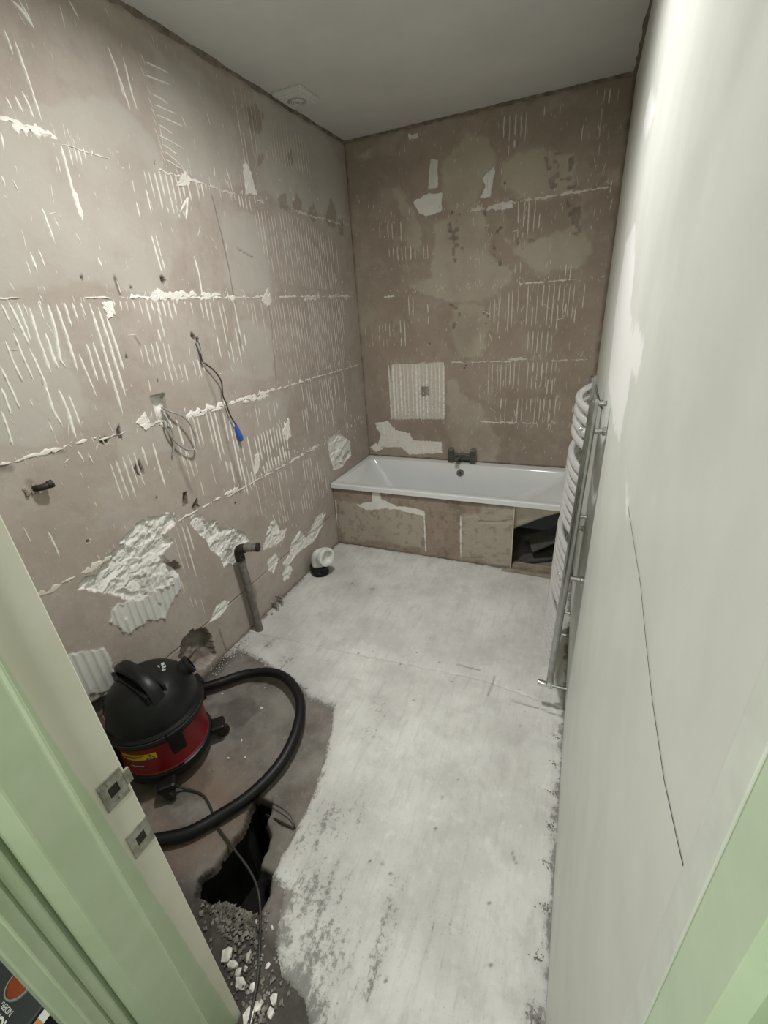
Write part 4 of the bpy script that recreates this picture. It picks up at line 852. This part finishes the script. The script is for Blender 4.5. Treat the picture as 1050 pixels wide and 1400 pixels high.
for i, p in enumerate(smooth_path(hp, 4)):
    r = [bm.verts.new(hm @ (p+Vector((0, s*.024, t)))) for s, t in ((-1, -.016), (1, -.016), (1, .008), (.6, .014), (-.6, .014), (-1, .008))]
    if prev:
        for k in range(6): bm.faces.new((prev[k], prev[(k+1) % 6], r[(k+1) % 6], r[k]))
    else: bm.faces.new(r[::-1])
    prev = r
bm.faces.new(prev); link('handle', bm_mesh(bm, 'handle', True, 40), M['black_plastic'], vac)
bm = bmesh.new()
for s in (-1, 1): box(bm, (-.12, -.002+s*.034-.006, .36), (.12, -.002+s*.034+.006, .445 if s < 0 else .44), .004, hm @ Matrix.Translation((0, -.018, 0)))
link('handle_rib', bm_mesh(bm, 'rib'), M['black_plastic'], lid)
bm = bmesh.new()
for k, (x, y, w_, h_) in enumerate(((-.012, .006, .012, .010), (.004, .008, .010, .012), (.018, .004, .008, .014), (-.008, -.008, .014, .006), (.010, -.008, .012, .006), (.022, -.010, .006, .005))): box(bm, (x-w_/2, y-h_/2, 0), (x+w_/2, y+h_/2, .0008))
o = link('logo', bm_mesh(bm, 'logo'), M['decal'], lid); o.matrix_local = Matrix.Translation((.028, .062, .4335)) @ Matrix.Rotation(.10, 4, 'X') @ Matrix.Rotation(-.6, 4, 'Z') @ Matrix.Scale(1.15, 4)
sw_a = math.radians(-112); o = boxo('switch', (-.014, -.005, -.020), (.014, .004, .020), M['switch'], lid, .003); o.location = (.163*math.cos(sw_a), .163*math.sin(sw_a), .338); o.rotation_euler = (-.35, 0, sw_a+math.pi/2)
for la in (-20, 160, 70, 250):                               # clips holding the lid
    a = math.radians(la); mt = Matrix.Rotation(a, 4, 'Z'); cl = boxo('latch', (.166, -.026, .178), (.186, .026, .262), M['black_plastic'], vac, .006, mt)
    boxo('latch_tab', (.176, -.030, .262), (.194, .030, .288), M['black_plastic'], cl, .005, mt)
def arc_patch(name, a0, a1, z0, z1, r, mat, parent, n=14):
    bm = bmesh.new(); prev = None
    for i in range(n+1):
        a = math.radians(a0+(a1-a0)*i/n); c, s = math.cos(a), math.sin(a); ring = [bm.verts.new(((rr)*c, (rr)*s, zz)) for rr, zz in ((r-.001, z0), (r, z0), (r, z1), (r-.001, z1))]
        if prev:
            for k in range(4): bm.faces.new((prev[k], prev[(k+1) % 4], ring[(k+1) % 4], ring[k]))
        else: bm.faces.new(ring)
        prev = ring
    bm.faces.new(prev); return link(name, bm_mesh(bm, name), mat, parent)
st = arc_patch('warning_sticker', -92, -46, .186, .214, .1672, M['yellow'], vac)
bm = bmesh.new()
def onr(a, z, r=.1678): a = math.radians(a); return Vector((r*math.cos(a), r*math.sin(a), z))
for tri in ([(-58.5, .189), (-48.5, .189), (-53.5, .212)],):
    for (a, z), (b, z2) in zip(tri, tri[1:]+tri[:1]):
        p, q = onr(a, z), onr(b, z2); tube(bm, [p, q], .0011, 5)
tube(bm, [onr(-53.5, .198), onr(-53.5, .205)], .0012, 5); tube(bm, [onr(-53.5, .1935), onr(-53.5, .195)], .0012, 5)
for z, a0, a1 in ((.207, -90, -62), (.2015, -90, -64), (.196, -90, -70)): tube(bm, [onr(a0+(a1-a0)*k/6, z) for k in range(7)], .0009, 4)
link('warning_print', bm_mesh(bm, 'wp'), M['ink'], st)
arc_patch('badge_line', -84, -66, .150, .153, .1660, M['decal'], vac)
for ca in (-45, 45, 135, 225):
    a = math.radians(ca); cxx, cyy = .208*math.cos(a), .208*math.sin(a)
    bm = bmesh.new(); mt = Matrix.Rotation(a, 4, 'Z'); box(bm, (.13, -.034, .050), (.225, .034, .082), .012, mt); arm = link('foot', bm_mesh(bm, 'foot'), M['black_plastic'], vac)
    ang = random.uniform(0, 3); ax = Vector((math.cos(ang), math.sin(ang), 0))
    latheo('castor', [(0, -.014), (.018, -.014), (.027, -.010), (.029, 0), (.027, .010), (.018, .014), (0, .014)], M['black_matt'], arm, 20, mtx=axis_mtx((cxx, cyy, .0295), ax))
    latheo('castor_stem', [(0, .02), (.009, .02), (.009, .06), (0, .06)], M['chrome_dull'], arm, 10, c=(cxx, cyy, 0))
ia = math.radians(-128); latheo('inlet', [(0, -.02), (.036, -.02), (.038, .02), (.044, .022), (.044, .036), (.030, .038)], M['black_plastic'], vac, 24, mtx=axis_mtx((.165*math.cos(ia), .165*math.sin(ia), .165), (math.cos(ia), math.sin(ia), 0)))
oa = math.radians(62); latheo('blower_port', [(0, -.03), (.034, -.03), (.036, .01), (.040, .012), (.040, .024), (.028, .026)], M['black_plastic'], lid, 24, mtx=axis_mtx((.145*math.cos(oa), .145*math.sin(oa), .385), (math.cos(oa), math.sin(oa), .35)))
hs = [Vector((*FL(px, py, z), z))-Vector((VX, VY, VZ)) for px, py, z in ((262, 944, .03), (292, 936, .03), (340, 921, .03), (382, 922, .05), (408, 950, .06), (408, 990, .05), (386, 1040, .035), (345, 1085, .02), (300, 1116, .014), (260, 1138, .014), (225, 1147, .014), (190, 1150, .016), (150, 1140, .02))]
path = smooth_path(hs, 10); rr = [.0225+(.0007 if i % 2 else -.0007) for i in range(len(path))]
tubeo('hose', path, rr, M['hose'], vac, 16)
cp = [Vector((*FL(px, py, z), z))-Vector((VX, VY, VZ)) for px, py, z in ((232, 1072, .05), (252, 1078, .0), (276, 1086, -.006), (288, 1104, -.006), (296, 1128, -.004), (318, 1158, .0), (340, 1188, .0), (352, 1215, .0), (356, 1248, -.004), (355, 1290, -.003), (352, 1340, -.002), (340, 1400, 0))]
tubeo('power_cord', smooth_path(cp, 6), .0042, M['cable_black'], vac, 8)

# ------------------------------------------------------------------ hole edge, wires, rubble and chips
wire = thing('cut_wires', 'thin black cut wires bending out of the concrete beside the floor hole', 'wire', (*FL(388, 1115), -.01))
wo = Vector((*FL(388, 1115), -.01))
tubeo('wire', smooth_path([Vector((*FL(px, py, z), z))-wo for px, py, z in ((350, 1089, -.01), (376, 1100, .012), (394, 1112, .012), (402, 1126, .004), (404, 1134, -.008))], 6), .0024, M['cable_black'], wire, 6)
tubeo('rod', [Vector((*FL(px, py, z), z))-wo for px, py, z in ((364, 1114, -.03), (384, 1124, -.002), (402, 1133, -.006))], .0042, M['rust'], wire, 8)
def rock(r, flat=.5, sub=1):
    bm = bmesh.new(); bmesh.ops.create_icosphere(bm, subdivisions=sub, radius=r)
    sx_, sy_ = random.uniform(.7, 1.3), random.uniform(.55, 1.1)
    for v in bm.verts: v.co = Vector((v.co.x*sx_, v.co.y*sy_, v.co.z*flat))*random.uniform(.72, 1.2)
    return bm_mesh(bm, 'chip')
chips = [(311, 1305, 11), (318, 1318, 9), (340, 1308, 8), (325, 1330, 8), (330, 1345, 9), (345, 1350, 6), (374, 1366, 10), (352, 1375, 9), (370, 1385, 9), (340, 1392, 12), (336, 1325, 5), (350, 1260, 5), (372, 1268, 4), (383, 1298, 4), (366, 1320, 4), (304, 948, 3), (357, 968, 4), (330, 1012, 3), (335, 1035, 3), (312, 1036, 3), (362, 940, 3), (292, 1052, 3)]
for i, (px, py, s) in enumerate(chips):
    near_ = py > 1200; c = FL(px, py, -.008); r = s*1.75/595*.62
    o = link('plaster_chip', rock(r, .45), M['chip']); o.location = (c[0], c[1], -.011+r*.28); o.rotation_euler = (random.uniform(-.3, .3), random.uniform(-.3, .3), random.uniform(0, 3))
    special = {0: 'long white plaster shard resting against the foot of the door jamb', 6: 'largest white plaster lump beside the white board edge and the cord', 8: 'flat white plaster flake between the cord and the largest lump', 15: 'white plaster crumb nearest the vacuum lid on the brown concrete', 16: 'white plaster crumb in the middle of the hose loop'}
    if i in special: tag(o, special[i], 'plaster chip', 'plaster chips by the jamb' if near_ else 'plaster crumbs inside the hose loop'); continue
    tag(o, 'small white broken plaster chip in the dark rubble beside the door jamb' if near_ else 'tiny white plaster crumb on the concrete inside the hose loop', 'plaster chip', 'plaster chips by the jamb' if near_ else 'plaster crumbs inside the hose loop')
def rubble(name, spots, mat, label, sz):
    V_, F_ = [], []
    for c, n, sp in spots:
        for _ in range(n):
            x = c[0]+random.gauss(0, sp); y = c[1]+random.gauss(0, sp*.7); r = random.uniform(*sz); b = len(V_)
            if sdf(np.array([x]), np.array([y]), HOLE)[0] > -.004 or y < YF+.012 and x < .99: continue
            for dx, dy, dz in ((1, 0, 0), (-1, 0, 0), (0, 1, 0), (0, -1, 0), (0, 0, 1), (0, 0, -1)):
                k = r*random.uniform(.5, 1.2); V_.append((x+dx*k, y+dy*k, -.012+r*.4+dz*k*.7+zoff))
            for f in ((0, 2, 4), (2, 1, 4), (1, 3, 4), (3, 0, 4), (2, 0, 5), (1, 2, 5), (3, 1, 5), (0, 3, 5)): F_.append([b+i for i in f])
    me = bpy.data.meshes.new(name); me.from_pydata(V_, [], F_); me.update(); o = link(name, me, mat); o['kind'] = 'stuff'; tag(o, label, 'rubble')
zoff = .004
rubble('rubble', [(FL(*q), n, s) for q, n, s in (((300, 1240), 170, .03), ((325, 1252), 170, .03), ((345, 1258), 120, .025), ((330, 1290), 90, .04), ((350, 1340), 90, .04), ((345, 1385), 80, .03))], M['rubble'], 'grey gravelly rubble along the edge of the floor hole', (.0025, .008))
zoff = .012
rubble('plaster_crumbs', [(FL(*q), n, s) for q, n, s in (((300, 896), 110, .05), ((325, 880), 90, .045), ((290, 912), 60, .04), ((350, 870), 40, .03))], M['chip'], 'fine pale plaster crumbs on the floor at the foot of the waste pipe', (.0015, .0045))
zoff = .013
rubble('dust_litter', [((W-.022, -1.9-.12*k), 26, .011) for k in range(9)], M['rubble'], 'line of grit along the foot of the off-white wall', (.001, .0035))

# ------------------------------------------------------------------ boxes in the corridor
def text_mesh(s, size, bold=0.):
    cu = bpy.data.curves.new('t', 'FONT'); cu.body = s; cu.size = size; cu.extrude = .0004; cu.offset = bold; cu.align_x = 'RIGHT'
    o = bpy.data.objects.new('t', cu); COL.objects.link(o); dg = bpy.context.evaluated_depsgraph_get(); me = bpy.data.meshes.new_from_object(o.evaluated_get(dg)); bpy.data.objects.remove(o); return me
CZ = .42
q0 = Vector(P(2, CZ, 28, 1345)); q1 = Vector(P(2, CZ, 14, 1392)); q2 = Vector(P(2, CZ, 62, 1388))
ca_ = thing('tool_box', 'dark grey tool box with a burnt orange disc and white lettering beside the door frame', 'box', (.50, -3.34, -.004))
bo = Vector((.50, -3.34, -.004))
boxo('body', (-.16, -.20, 0), (q2.x-.016-bo.x, .138, CZ+.004), M['case'], ca_, .006)
latheo('disc', [(0, .003), (.022, .003), (.024, .001), (.024, -.004)], M['orange'], ca_, 32, c=(q0.x-bo.x, q0.y-bo.y, CZ+.004))
latheo('disc_rim', [(.024, -.003), (.024, .004), (.0265, .004), (.027, -.003)], M['case_rim'], ca_, 32, c=(q0.x-bo.x, q0.y-bo.y, CZ+.004))
e1 = Vector(P(2, CZ, 20, 1360))-Vector(P(2, CZ, 60, 1400)); tr = math.atan2(e1.y, e1.x)
for s_, px, py, sz, bd in (('AGE', -3, 1384, .024, .0008), ('NDER', 7, 1370, .0125, 0), ('R', 5, 1369, .005, 0)):
    me = text_mesh(s_, sz, bd); o = link('lettering', me, M['lettering'], ca_); c = Vector(P(2, CZ, px, py)); o.location = (c.x-bo.x, c.y-bo.y, CZ+.0055); o.rotation_euler = (0, 0, tr)
bb = thing('black_box', 'black box with an orange and white label beside the dark grey tool box', 'box', (q2.x+.06, -3.34, -.004))
boxo('body', (-.074, -.20, 0), (.10, .138, CZ), M['black_plastic'], bb, .003)
boxo('label', (-.072, .06, CZ-.001), (-.053, .118, CZ+.0015), M['peach'], bb); boxo('label_band', (-.072, .106, CZ), (-.053, .119, CZ+.002), M['lettering'], bb)
